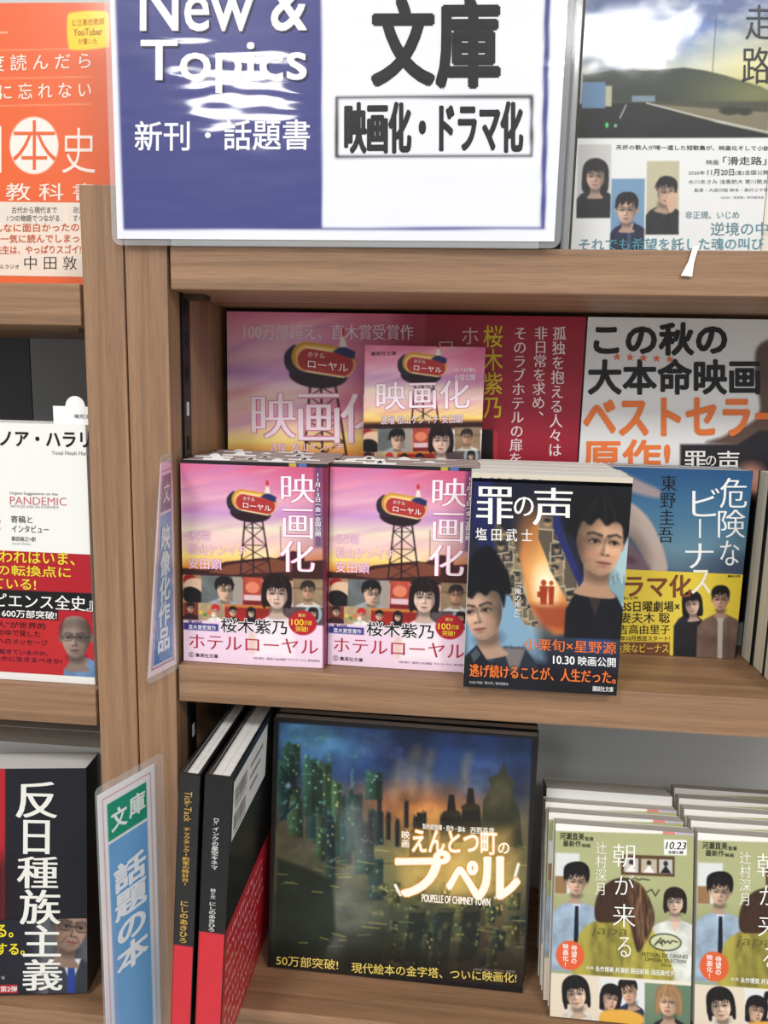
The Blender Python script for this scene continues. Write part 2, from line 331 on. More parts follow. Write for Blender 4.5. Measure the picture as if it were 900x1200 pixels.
def torso(c, x, y, s, col, w=2.2, coll=None, tie=None, h=3.5):
    m = c.poly([(x-.42*s, y-.1*s), (x+.42*s, y-.1*s), (x+w*.72*s, y+.38*s), (x+w*s, y+1.0*s), (x+w*1.05*s, y+h*s), (x-w*1.05*s, y+h*s), (x-w*s, y+1.0*s), (x-w*.72*s, y+.38*s)], .1*s)
    c.put(m, col); c.mul(m*np.clip(c.noise(.9*s, 3, 3)*2-.6, 0, 1), .82)
    if coll is not None: c.put(c.poly([(x-.45*s, y-.05*s), (x+.45*s, y-.05*s), (x, y+1.25*s)], .08*s), coll)
    if tie is not None: c.put(c.poly([(x-.16*s, y+.35*s), (x+.16*s, y+.35*s), (x+.28*s, y+h*s), (x-.25*s, y+h*s)], .06*s), tie)
def tower(c, cx, cy, k):
    """neon motel sign on a lattice tower, unit size k"""
    dk = (40, 22, 32)
    for a, b in (((-.36, .5), (-.62, 3.3)), ((-.03, .5), (0, 3.3)), ((.4, .5), (.82, 3.3)), ((-.42, 1.1), (.48, 1.1)), ((-.5, 1.9), (.62, 1.9)), ((-.56, 2.6), (.72, 2.6)),
                 ((-.38, .6), (.48, 1.1)), ((.4, .6), (-.42, 1.1)), ((-.42, 1.1), (.62, 1.9)), ((.48, 1.1), (-.5, 1.9)), ((-.5, 1.9), (.72, 2.6)), ((.62, 1.9), (-.56, 2.6)), ((-.56, 2.6), (.8, 3.3)), ((.72, 2.6), (-.6, 3.3))):
        c.put(c.line([(cx+a[0]*k, cy+a[1]*k), (cx+b[0]*k, cy+b[1]*k)], .07*k if abs(a[0]-b[0]) < .5 and abs(a[1]-b[1]) > 1 else .035*k), dk)
    c.put(c.ell(cx-.12*k, cy+.42*k, .95*k, .42*k, 4), dk)
    c.put(c.poly([(cx-.85*k, cy-.6*k), (cx-1.2*k, cy-.3*k), (cx-1.15*k, cy+.2*k), (cx-.7*k, cy+.45*k), (cx-.6*k, cy+.2*k), (cx-.95*k, cy-.1*k)], None, True), (45, 35, 55))
    L = lambda a, b, d, e, w, col: c.put(c.line([(cx+a*k, cy+b*k), (cx+d*k, cy+e*k)], w*k), col)
    L(-.5, -.2, .62, -.02, .98, (206, 150, 60)); L(-.5, -.22, .5, -.1, .72, (240, 196, 96)); L(-.42, -.1, .66, .08, .84, (240, 190, 130)); L(-.42, -.1, .66, .08, .74, (176, 52, 50))
    for i in range(18):
        u = -.5+i*.07; c.put(c.ell(cx+u*k, cy+(-.1+.17*(u+.42)-.39)*k, .032*k, .032*k), (255, 240, 190)); c.put(c.ell(cx+u*k, cy+(-.1+.17*(u+.42)+.39)*k, .032*k, .032*k), (255, 240, 190))
    c.put(c.poly([(cx+.35*k, cy-.35*k), (cx+.65*k, cy-.55*k), (cx+1.1*k, cy-.35*k), (cx+1.05*k, cy-.1*k)]), (40, 45, 95))
    c.put(c.poly([(cx+.55*k, cy-.5*k), (cx+.68*k, cy-1.1*k), (cx+.82*k, cy-.5*k)]), (236, 224, 210)); c.put(c.ell(cx+.68*k, cy-.98*k, .07*k, .14*k), (200, 50, 50))
    c.txt('ホテル', cx-.45*k, cy-.36*k, cx+.1*k, cy-.18*k, (250, 225, 225), .01, sk=.1); c.txt('ローヤル', cx-.45*k, cy-.1*k, cx+.85*k, cy+.16*k, (255, 238, 238), .02, sk=.12)
def sunset(c, y0, y1, seed=2, dim=1.):
    h = y1-y0; f = lambda *q: tuple(v*dim for v in q)
    c.grad([(y0, f(222, 112, 150)), (y0+.12*h, f(238, 150, 180)), (y0+.3*h, f(240, 185, 205)), (y0+.42*h, f(205, 152, 205)), (y0+.55*h, f(240, 225, 200)), (y0+.68*h, f(236, 190, 190)), (y0+.84*h, f(252, 226, 130)), (y0+.95*h, f(236, 150, 70)), (y1, f(120, 60, 40))], c.rect(-1e4, -1e4, 1e4, y1), wob=.16*h, seed=seed)
    m = c.rect(-1e4, -1e4, 1e4, y0+.85*h, .1*h); tx, ty = c.X, c.Y; c.Y = c.Y+.22*(c.X-c.X.min())
    a_, b_, d_ = (c.noise(.16*h, seed+k, 4, (5, .8)) for k in (3, 7, 12)); c.X, c.Y = tx, ty
    c.put(m*np.clip(a_*4-2.1, 0, 1), (196, 134, 190), .5); c.put(m*np.clip(b_*4-2.2, 0, 1), (252, 222, 214), .55); c.put(m*np.clip(d_*4-2.3, 0, 1), (222, 104, 140), .45)
def cast_strip(c, x0, y0, x1, y1):
    """row of film stills under the sunset; drawn in the unit square x0..x1, y0..y1"""
    w, h = x1-x0, y1-y0; X = lambda u: x0+u*w; Y = lambda v: y0+v*h; R = lambda a, b, d, e: c.rect(X(a), Y(b), X(d), Y(e))
    def cell(a, b, d, e, col): c.clip = R(a, b, d, e); c.put(c.clip, col); c.mul(c.clip*np.clip(c.noise(.08*w, int(a*50)+3)*2-.5, 0, 1), .8)
    u = w/100.
    cell(0, 0, .136, .6, (196, 150, 110)); c.put(c.ell(X(.05), Y(.12), 5*u, 4*u), (150, 30, 30)); c.put(c.ell(X(.09), Y(.22), 8*u, 5*u), (226, 190, 160)); c.put(c.ell(X(.07), Y(.45), 8*u, 6*u, 20), (24, 20, 22))
    cell(.136, 0, .428, .6, (118, 124, 124)); c.put(R(.36, 0, .428, .6), (160, 150, 140)); torso(c, X(.29), Y(.5), 6.5*u, (170, 172, 178), coll=(235, 235, 238)); face(c, X(.3), Y(.3), 6.3*u, hair=(20, 18, 20), turn=.9, lx=1, shade=.7)
    cell(.43, 0, .572, .6, (200, 84, 66)); c.put(c.ell(X(.5), Y(.22), 5*u, 4*u), (226, 130, 100)); c.put(R(.44, .38, .56, .56), (222, 190, 196)); c.put(R(.43, .5, .572, .6), (120, 30, 30))
    cell(.78, 0, 1, .6, (166, 140, 110)); c.put(c.line([(X(.78), Y(.2)), (X(1), Y(.2))], 1.2*u), (120, 96, 70)); torso(c, X(.89), Y(.5), 5*u, (226, 226, 220)); face(c, X(.885), Y(.25), 4.6*u, hair=(40, 32, 30), skin=(206, 160, 130))
    cell(0, .6, .112, .98, (140, 60, 44)); face(c, X(.055), Y(.72), 2.6*u, neck=False); torso(c, X(.055), Y(.85), 3*u, (60, 30, 40))
    cell(.112, .6, .3, .98, (196, 170, 130)); face(c, X(.235), Y(.76), 3*u, hair=(190, 30, 40), neck=False); torso(c, X(.235), Y(.9), 3.4*u, (240, 238, 230))
    for k in range(4): c.put(c.ell(X(.13+.03*k), Y(.8+.05*(k % 2)), 1.5*u, 1.3*u), [(230, 190, 60), (90, 130, 70), (220, 110, 60), (240, 230, 200)][k])
    cell(.3, .6, .62, .98, (168, 40, 34)); c.put(R(.3, .6, .62, .66), (196, 120, 50))
    for k in (.36, .49): torso(c, X(k), Y(.88), 3*u, (34, 26, 36), w=1.8); face(c, X(k), Y(.76), 2.6*u, sex='mf'[k > .4], neck=False)
    cell(.62, .6, 1, .98, (96, 80, 84)); c.put(c.ell(X(.92), Y(.74), 6*u, 7*u), (150, 170, 180)); face(c, X(.92), Y(.72), 2.8*u, sex='f', neck=False)
    c.clip = None; torso(c, X(.67), Y(.8), 8.5*u, (240, 226, 236), w=1.7, h=3); face(c, X(.67), Y(.31), 8.6*u, skin=(240, 206, 188), hair=(26, 16, 18), sex='f', neck=True, lx=1, shade=.85, longh=-.35)

# ================================================================ printed sheets
def art_hotel():
    c = Cv(106, 147, [(207.6, 541.5), (380.5, 545), (377, 777), (208.5, 777)], (190, 520, 4.285), 2.2, bg=(240, 212, 230))
    sunset(c, 90, 660)
    c.put(c.ell(760, 140, 230, 120, 10, 200), (205, 60, 90), .55); c.put(c.ell(740, 640, 170, 120, 0, 120), (200, 90, 50), .6); c.put(c.ell(770, 470, 120, 150, 0, 140), (150, 90, 130), .35)
    c.put(c.poly([(60, 625), (200, 630), (300, 585), (520, 555), (560, 560), (640, 520), (700, 530), (700, 570), (820, 560), (820, 670), (60, 670)]), (60, 30, 28)); c.put(c.poly([(210, 640), (320, 600), (540, 562), (640, 580), (640, 622), (330, 650)]), (150, 84, 60), .7)
    c.put(c.line([(582, 400), (584, 560)], 2.5), (70, 40, 50)); tower(c, 445, 292, 108)
    c.put(c.rect(750, 95, 790, 500, 20), (70, 46, 96), .65)
    c.put(c.rect(60, 900, 830, 1110), (240, 212, 230)); c.put(c.ell(420, 1080, 420, 130, 0, 150), (248, 232, 240), .6); cast_strip(c, 78, 658, 800, 895)
    c.put(c.rect(60, 895, 830, 1110), (240, 212, 232), .93); c.put(c.poly([(440, 895), (640, 880), (650, 1060), (560, 1050), (430, 1070)], 30), (248, 238, 244), .8); c.put(c.ell(437, 990, 20, 60, 0, 14), (226, 190, 170), .7)
    c.put(c.rect(790, 90, 830, 1110, 6), (96, 26, 52), .8)
    for ch, b in zip('映画化', ((590, 140, 750, 280), (598, 312, 740, 458), (582, 470, 748, 625))): c.txt(ch, *b, (252, 240, 248), -.01, .02, 2, ol=(206, 110, 160), olb=.025)
    c.ver('11月13日(金)全国公開', 768, 130, 446, (250, 246, 250), 30, .02)
    for t, b in (('波瑠', (112, 432, 226, 478)), ('松山ケンイチ', (112, 500, 408, 552)), ('安田顕', (112, 572, 284, 626))): c.txt(t, *b, (250, 222, 240), 0, 0, 2, ol=(216, 120, 176), olb=.035)
    c.put(c.rect(80, 905, 262, 941), (58, 50, 132)); c.txt('第149回', 106, 892, 176, 908, (40, 34, 110), .02); c.txt('直木賞受賞作', 106, 913, 250, 936, (240, 238, 250), .02)
    c.txt('桜木紫乃', 276, 870, 612, 942, (20, 16, 22), .018, 0, 2, ol=(255, 250, 252), olb=.05)
    c.txt('ホテルローヤル', 110, 962, 766, 1034, (176, 34, 52), -.01, .02)
    c.put(c.ell(120, 1068, 13, 13), (60, 50, 60)); c.put(c.ell(120, 1068, 10.5, 10.5), (240, 214, 232)); c.txt('S', 115, 1060, 125, 1076, (60, 50, 60)); c.txt('集英社文庫', 142, 1058, 260, 1078, (50, 40, 50), .02)
    c.txt('©桜木紫乃・集英社 ©2020映画「ホテルローヤル」製作委員会', 440, 1060, 776, 1072, (90, 70, 90))
    c.put(c.ell(690, 880, 70, 62), (180, 30, 44)); c.txt('累計', 668, 833, 706, 850, (250, 220, 120), .01); c.txt('100', 634, 862, 694, 892, (250, 216, 60), .03); c.txt('万部', 697, 868, 735, 890, (250, 216, 60), .02); c.txt('突破!', 655, 897, 716, 924, (250, 216, 60), .02)
    return c.mesh('full_height_band', PR_GLOSS, 0, bow=lambda u, v: -1.6*np.clip(v-.75, 0, 1)**2*16*(.5+.5*u)-1.0*np.sin(u*3.14))
def art_zai():
    c = Cv(104, 146, [(552, 566), (736, 569), (719, 808), (544, 807)], (540, 530, 4.14), 2.2, bg=(24, 27, 44))
    c.grad([(150, (22, 24, 42)), (600, (34, 36, 54)), (800, (60, 80, 100)), (1000, (30, 34, 50)), (1150, (16, 16, 24))])
    c.put(c.poly([(18, 640), (330, 640), (400, 1000), (18, 1000)], 60), (128, 164, 190)); c.put(c.poly([(640, 560), (812, 380), (790, 900), (690, 850)], 30), (168, 196, 200))
    for k in range(14): x = 660+k*10; c.put(c.rect(x, 640-((k*37) % 60), x+7, 720, 5), (70, 110, 130), .6)
    for k in range(22): x = 120+k*12; c.put(c.rect(x, 935+((k*31) % 22), x+9, 1000, 5), (84, 104, 122), .6)
    c.put(c.poly([(370, 330), (300, 440), (280, 520), (330, 760), (450, 880), (550, 880), (540, 760), (460, 600), (400, 500)], 26), (190, 104, 50))
    c.put(c.ell(395, 600, 95, 200, -6, 120), (252, 196, 120), .9); c.put(c.ell(410, 655, 55, 90, 0, 60), (255, 240, 205)); c.put(c.poly([(335, 745), (500, 740), (545, 860), (400, 850)], 40), (150, 62, 36), .85); c.put(c.ell(330, 400, 60, 110, 0, 80), (160, 100, 50), .6)
    for x, k in ((398, 1.), (434, .75)):
        c.put(c.ell(x, 640, 13*k, 15*k), (170, 66, 30)); c.put(c.poly([(x-20*k, 655), (x+20*k, 655), (x+14*k, 742), (x-14*k, 742)], 5), (160, 56, 26))
    c.put(c.rect(368, 682, 384, 708), (150, 56, 30))
    def strip(pts, seed):
        m = c.poly(pts, 6); q = c.clip; c.clip = m; c.put(m, (92, 82, 70)); r = random.Random(seed)
        xs = [p[0] for p in pts]; ys = [p[1] for p in pts]
        for i in range(34):
            x, y = r.uniform(min(xs), max(xs)), r.uniform(min(ys), max(ys)); w, h = r.uniform(24, 44), r.uniform(26, 42); t = r.uniform(-10, 10)
            c.put(c.poly([(x-w, y-h+t), (x+w, y-h-t), (x+w, y+h-t), (x-w, y+h+t)], 4), (196, 182, 150)); c.put(c.poly([(x-w+4, y-h+4+t), (x+w-4, y-h+4-t), (x+w-4, y+h-6-t), (x-w+4, y+h-6+t)], 4), r.choice([(80, 82, 74), (120, 104, 84), (60, 56, 60), (140, 120, 96), (96, 96, 80)]))
            c.put(c.ell(x, y, w*.4, h*.5, 0, 12), (168, 140, 110)); c.put(c.ell(x, y-h*.35, w*.42, h*.3, 0, 10), (34, 30, 30))
        c.clip = q
    strip([(150, 330), (250, 440), (290, 560), (300, 680), (380, 850), (310, 840), (230, 700), (160, 560)], 3)
    strip([(372, 330), (450, 330), (500, 470), (560, 620), (600, 730), (640, 850), (600, 880), (545, 840), (500, 700), (430, 580), (400, 500), (370, 430)], 5)
    c.put(c.poly([(60, 160), (150, 160), (180, 330), (150, 420), (170, 540), (120, 560), (50, 380)], 16), (30, 34, 84)); c.put(c.poly([(440, 230), (500, 430), (560, 560), (640, 700), (720, 860), (690, 880), (600, 720), (540, 600), (440, 380)], 10), (36, 42, 100)); c.put(c.poly([(560, 880), (640, 800), (720, 880), (720, 960), (560, 960)], 20), (44, 70, 130), .8)
    torso(c, 640, 650, 110, (20, 20, 28), w=1.25, coll=(54, 42, 44), h=2.2); c.put(c.poly([(480, 160), (812, 150), (812, 300), (560, 420), (500, 400)], 20), (18, 18, 24))
    face(c, 660, 425, 128, (220, 172, 140), (16, 15, 18), turn=.55, tilt=5, lx=-1, shade=.5, bang=0)
    torso(c, 260, 960, 120, (40, 44, 60), w=1.1, coll=(120, 112, 112), h=2)
    face(c, 108, 770, 112, (216, 176, 150), (14, 13, 17), turn=-.7, tilt=-10, lx=1, shade=.45, bang=0)
    c.put(c.poly([(30, 560), (130, 470), (230, 600), (236, 700), (150, 680), (60, 700), (25, 660)], 14, True), (15, 15, 20))
    c.put(c.poly([(18, 1010), (80, 945), (140, 1030), (60, 1150), (18, 1150)], 5), (22, 26, 36)); c.put(c.poly([(50, 990), (78, 960), (100, 990), (66, 1030)], 4), (70, 80, 90))
    c.put(c.rect(0, 1060, 830, 1160, 60), (18, 18, 26), .8)
    for ch, b in zip('罪の声', ((75, 190, 246, 368), (254, 236, 346, 326), (346, 190, 528, 368))): c.txt(ch, *b, (248, 246, 242), -.005, .02, 2)
    c.txt('塩 田 武 士', 70, 388, 342, 448, (244, 242, 238), .0, .012, 2); c.txt('小栗旬×星野源', 306, 902, 738, 958, (236, 120, 56), .005, .01, 2)
    c.txt('10.30', 445, 978, 545, 1016, (245, 245, 245), .01, .02, 2); c.txt('映画公開', 562, 975, 736, 1018, (245, 245, 245), .02, 0, 2)
    c.txt('逃げ続けることが、人生だった。', 48, 1036, 736, 1096, (240, 126, 58), .005, .012, 2, ol=(120, 40, 20), olb=.03)
    c.txt('講談社文庫', 630, 1110, 726, 1134, (235, 235, 235), .02, 0, 2); c.txt('©2020 映画「罪の声」製作委員会', 46, 1116, 234, 1130, (200, 200, 200)); c.ver('「俺の声だ」', 275, 636, 826, (240, 236, 230), 34, 0, .01, 2)
    return c.mesh('full_height_band', PR_GLOSS)
def art_venus():
    q = [(714.3, 547.0), (882.9, 552.5), (862, 773.5), (698.8, 764.5)]; cr = (710, 530, 4.44)
    c = Cv(106, 148, q, cr, 2., sub=(0, 0, 106, 85), bg=(66, 106, 142))
    c.grad([(90, (40, 84, 132)), (300, (70, 116, 150)), (500, (86, 126, 150)), (620, (60, 84, 110))], wob=80); c.put(c.ell(420, 540, 260, 120, 0, 160), (120, 150, 166), .5); c.put(c.ell(700, 590, 200, 60, 0, 80), (60, 70, 96), .6)
    c.put(c.poly([(20, 240), (110, 250), (210, 330), (270, 430), (310, 540), (318, 620), (230, 620), (150, 470), (60, 400), (20, 420)], 16, True), (196, 176, 168)); c.mul(c.ell(150, 500, 110, 60, 60, 60), .75)
    c.put(c.poly([(20, 440), (110, 450), (200, 560), (220, 620), (20, 620)], 30, True), (120, 96, 112)); c.put(c.ell(120, 560, 40, 20, 20, 20), (90, 50, 60), .7); c.put(c.poly([(60, 100), (200, 160), (280, 200), (270, 240), (140, 210), (60, 170)], 24, True), (172, 150, 150), .9)
    c.ver('東野圭吾', 330, 118, 475, (20, 22, 30), 84, -.012, .014, 2, dx=-5)
    for ch, b in zip('危険な', ((595, 135, 732, 290), (585, 300, 725, 445), (598, 460, 695, 590))): c.txt(ch, *b, (246, 248, 250), -.008, .012, 2)
    c.txt('ビ', 450, 190, 590, 335, (246, 248, 250), -.008, .012, 2); c.ver('ー', 487, 335, 460, (246, 248, 250), 110, -.008, .01, 2); c.txt('ナ', 415, 475, 560, 605, (246, 248, 250), -.008, .012, 2)
    a = c.mesh('front_cover', PR_GLOSS)
    c = Cv(106, 148, q, cr, 2., sub=(0, 80, 106, 148), bg=(232, 206, 66)); G = (232, 206, 66)
    c.put(c.ell(330, 900, 300, 200, 0, 200), (240, 216, 90), .6)
    c.txt('ドラマ化', 0, 640, 445, 755, (128, 70, 44), .035, 0, 1); c.put(c.rect(-40, 992, 335, 1090), (118, 74, 50))
    c.txt('日曜よる9時', 70, 752, 168, 768, (70, 50, 40)); c.txt('TBS日曜劇場×', 45, 776, 385, 832, (30, 24, 22), .02); c.txt('妻夫木 聡', 74, 836, 335, 892, (32, 26, 24), .0, .012); c.txt('吉高由里子', 66, 900, 335, 950, (32, 26, 24), 0, .012)
    c.txt('2020年10月放送スタート!', 20, 958, 335, 985, (60, 40, 30), .01); c.txt('危険なビーナス', 50, 1000, 328, 1048, (240, 214, 90), 0, .012)
    c.txt('講談社文庫', 636, 640, 702, 652, (40, 34, 30), .02)
    torso(c, 440, 850, 56, (40, 40, 46), w=1.5, h=5); face(c, 452, 790, 44, (232, 196, 176), (22, 18, 20), 'f', turn=-.3, tilt=-5, lx=-1)
    torso(c, 600, 850, 62, (128, 104, 92), w=1.95, coll=(190, 182, 172), h=5); c.put(c.line([(600, 850), (598, 1080)], 26), (196, 190, 182)); c.put(c.line([(640, 870), (645, 1080)], 3), (90, 70, 62)); face(c, 600, 765, 46, (220, 178, 152), (20, 17, 18), turn=0, lx=1)
    c.txt('ス', 447, 612, 545, 738, (250, 246, 226), 0, .012, 2)
    return a, c.mesh('belly_band', PR_GLOSS, -.25)
def art_poup():
    c = Cv(211, 217, [(318, 843), (631, 868), (612, 1172), (312, 1134)], (300, 830, 2.647), 1.7, bg=(24, 25, 28))
    pic = c.poly([(64, 52), (853, 106), (826, 884), (42, 812)], 5); c.clip = pic
    c.grad([(50, (30, 62, 120)), (200, (44, 70, 120)), (300, (92, 92, 96)), (400, (110, 104, 80)), (600, (84, 92, 66)), (760, (48, 58, 44)), (880, (40, 38, 32))], wob=120, seed=5)
    n1, n2 = c.noise(150, 3, 5), c.noise(90, 8, 5)
    c.put(np.clip(n1*3-1.3, 0, 1)*c.rect(300, 50, 860, 360, 120), (22, 28, 58), .8); c.put(np.clip(n2*3-1.5, 0, 1)*c.rect(280, 40, 760, 300, 100), (92, 120, 176), .7)
    c.put(c.ell(160, 90, 130, 70, 20, 80), (110, 180, 226), .75); c.put(c.ell(530, 335, 190, 60, 8, 90), (224, 120, 60), .85); c.put(c.ell(560, 345, 90, 26, 8, 40), (255, 176, 90), .8); c.put(c.ell(620, 470, 220, 120, 0, 180), (190, 170, 96), .5)
    c.put(c.ell(760, 760, 160, 130, 0, 160), (110, 84, 60), .7*.9); c.put(c.ell(820, 540, 90, 180, 0, 120), (108, 100, 70), .6)
    for x, y, h, w in ((420, 290, 120, 16), (470, 270, 140, 20), (520, 250, 110, 14), (640, 240, 90, 12)):   # lit smoke
        c.put(c.poly([(x, y+20), (x-w, y-h*.4), (x+w*.5, y-h), (x+w*2, y-h*.9), (x+w*1.2, y-h*.3), (x+w, y+20)], 26, True), (190, 160, 116), .38)
    r = random.Random(11)
    def block(x, y, w, h, col, lit=(180, 176, 110), n=6, t=0):
        c.put(c.poly([(x, y+h*.16), (x+w*.2, y+h*.1), (x+w*.3, y), (x+w*.42, y), (x+w*.5, y+h*.08), (x+w*.8, y+h*.06), (x+w, y+w*.2), (x+w-t, y+h), (x-t, y+h)], 3), col); c.put(c.rect(x-3, y+h*.3, x+w+3, y+h*.3+4, 2), tuple(min(255, v+46) for v in col), .8); c.mul(c.poly([(x+w*.6, y+h*.1), (x+w, y+h*.12), (x+w-t, y+h), (x+w*.6-t, y+h)], 8), .6); c.put(c.poly([(x, y), (x+w*.25, y), (x+w*.25-t, y+h), (x-t, y+h)], 6), tuple(min(255, int(v*1.45)+10) for v in col), .5)
        for i in range(n): a, b = x+r.uniform(.1, .85)*w, y+r.uniform(.08, .9)*h; c.put(c.rect(a, b, a+5, b+7, 3), lit, .85)
    for i in range(26):
        x = 60+r.random()**1.3*300; y = 90+r.random()*350+max(0, x-200)*.5; block(x, y, r.uniform(26, 60), r.uniform(90, 200), r.choice([(34, 66, 66), (44, 78, 66), (28, 50, 62), (60, 90, 62)]), r.choice([(150, 210, 200), (210, 220, 140)]), 5)
    for i in range(10):
        x = 340+i*28; block(x, 290+r.uniform(-30, 60)+i*6, 13, 90, (34, 34, 36), n=0)
    for x, y in ((500, 355), (600, 300), (660, 280), (740, 250)):
        c.put(c.poly([(x-34, y+130), (x-26, y+40), (x-14, y+30), (x-8, y-20), (x+8, y-20), (x+14, y+30), (x+30, y+44), (x+40, y+130)], 4), (30, 28, 26)); c.put(c.ell(x, y+40, 30, 12), (52, 44, 34))
    c.put(c.poly([(690, 430), (700, 300), (725, 260), (715, 230), (750, 215), (765, 178), (775, 215), (800, 240), (790, 290), (815, 330), (825, 450)], 5), (58, 60, 44)); c.put(c.ell(750, 300, 40, 60, 0, 20), (84, 80, 56), .7)
    for i in range(46):
        x = 330+r.random()*500; y = 500+r.random()*290; k = (y-480)/300; block(x, y, r.uniform(18, 46), r.uniform(30, 90), r.choice([(58, 66, 44), (78, 78, 46), (42, 56, 46), (30, 50, 44)]), (232, 214, 120), 4, 4)
    c.put(np.clip(c.noise(26, 21, 3)*4-2.5, 0, 1)*c.ell(560, 640, 260, 150, 10, 120), (220, 206, 110), .55); c.put(np.clip(c.noise(18, 33, 3)*4-2.6, 0, 1)*c.ell(180, 250, 170, 190, 0, 100), (120, 214, 190), .6)
    c.put(c.poly([(330, 290), (360, 420), (300, 560), (330, 700), (250, 790), (190, 700), (230, 560), (260, 420), (250, 330)], 60, True), (134, 136, 132), .55); c.put(c.ell(330, 630, 50, 150, 0, 80), (150, 156, 140), .4)
    c.put(c.poly([(60, 470), (140, 500), (230, 540), (240, 700), (200, 780), (42, 812)], 14), (30, 46, 34)); c.put(c.poly([(250, 700), (420, 690), (420, 830), (280, 830)], 40), (30, 36, 30), .7)
    for x in (470, 560, 640): c.put(c.poly([(x, 640), (x+50, 640), (x+30, 800), (x-20, 800)], 6), (34, 42, 36)); c.put(c.ell(x+25, 640, 30, 8), (70, 72, 50))
    c.put(c.line([(70, 190), (110, 250), (130, 260), (120, 300), (70, 350)], 6), (20, 44, 66)); c.put(c.ell(92, 248, 8, 8, 0, 10), (190, 240, 255))
    c.mul(np.clip(c.noise(60, 41, 5)*2.4-.8, 0, 1), .72); c.put(np.clip(c.noise(30, 51, 4)*4-2.5, 0, 1)*c.rect(330, 420, 850, 800, 80), (150, 150, 84), .45)
    for i in range(60):
        x = 60+r.random()*760; y = 430+r.random()*370; c.put(c.line([(x, y), (x+r.uniform(20, 60), y+r.uniform(-4, 14))], 3, 3), r.choice([(214, 200, 110), (140, 160, 90), (26, 30, 26)]), .6)
    c.put(c.rect(30, 760, 860, 900, 60), (30, 28, 26), .6)
    for s_, col, a in ((34, (226, 170, 70), .4), (16, (250, 216, 130), .3)):
        for b in ((470, 395, 785, 465), (440, 470, 640, 580), (590, 480, 800, 600)): c.put(c.rect(b[0], b[1], b[2], b[3], s_*2.2), col, a)
    c.clip = None
    Wt = (255, 252, 240); O = (236, 170, 60)
    c.txt('えんとつ町', 478, 388, 742, 458, Wt, .03, 0, 2, sk=.04, ol=O, olb=.05); c.txt('の', 748, 432, 782, 466, Wt, .03, 0, 2, ol=O, olb=.05)
    c.ver('映画', 456, 390, 444, Wt, 26, .02, 0, 2, ol=O)
    for ch, b in zip('プペル', ((430, 457, 592, 592), (588, 490, 684, 600), (676, 478, 812, 606))): c.txt(ch, *b, Wt, .045, .012, 2, ol=O, olb=.03)
    c.put(c.line([(425, 560), (440, 590), (480, 588), (520, 560)], 9), Wt); c.put(c.line([(740, 604), (790, 580), (812, 500)], 9), Wt)
    c.txt('製作総指揮・原作・脚本', 510, 368, 644, 386, Wt, .02, 0, 2, sk=.09); c.txt('西野亮廣', 660, 380, 735, 402, Wt, .01, 0, 2, sk=.05); c.txt('POUPELLE OF CHIMNEY TOWN', 508, 588, 722, 612, Wt, .01, .02, 2, sk=.08, ol=(180, 110, 30))
    c.txt('50万部突破!', 58, 768, 248, 800, (240, 214, 110), .012, 0, 2, sk=.1); c.txt('現代絵本の金字塔、ついに映画化!', 290, 796, 806, 828, (240, 214, 110), .012, 0, 2, sk=.085)
    c.txt('©西野亮廣/「映画えんとつ町のプペル」製作委員会', 670, 822, 802, 830, (160, 150, 140), 0, 0, 2, sk=.08)
    c.put(c.line([(30, 30), (870, 88)], 3), (64, 64, 68), .7)
    return c.mesh('front_cover', PR_GLOSS)
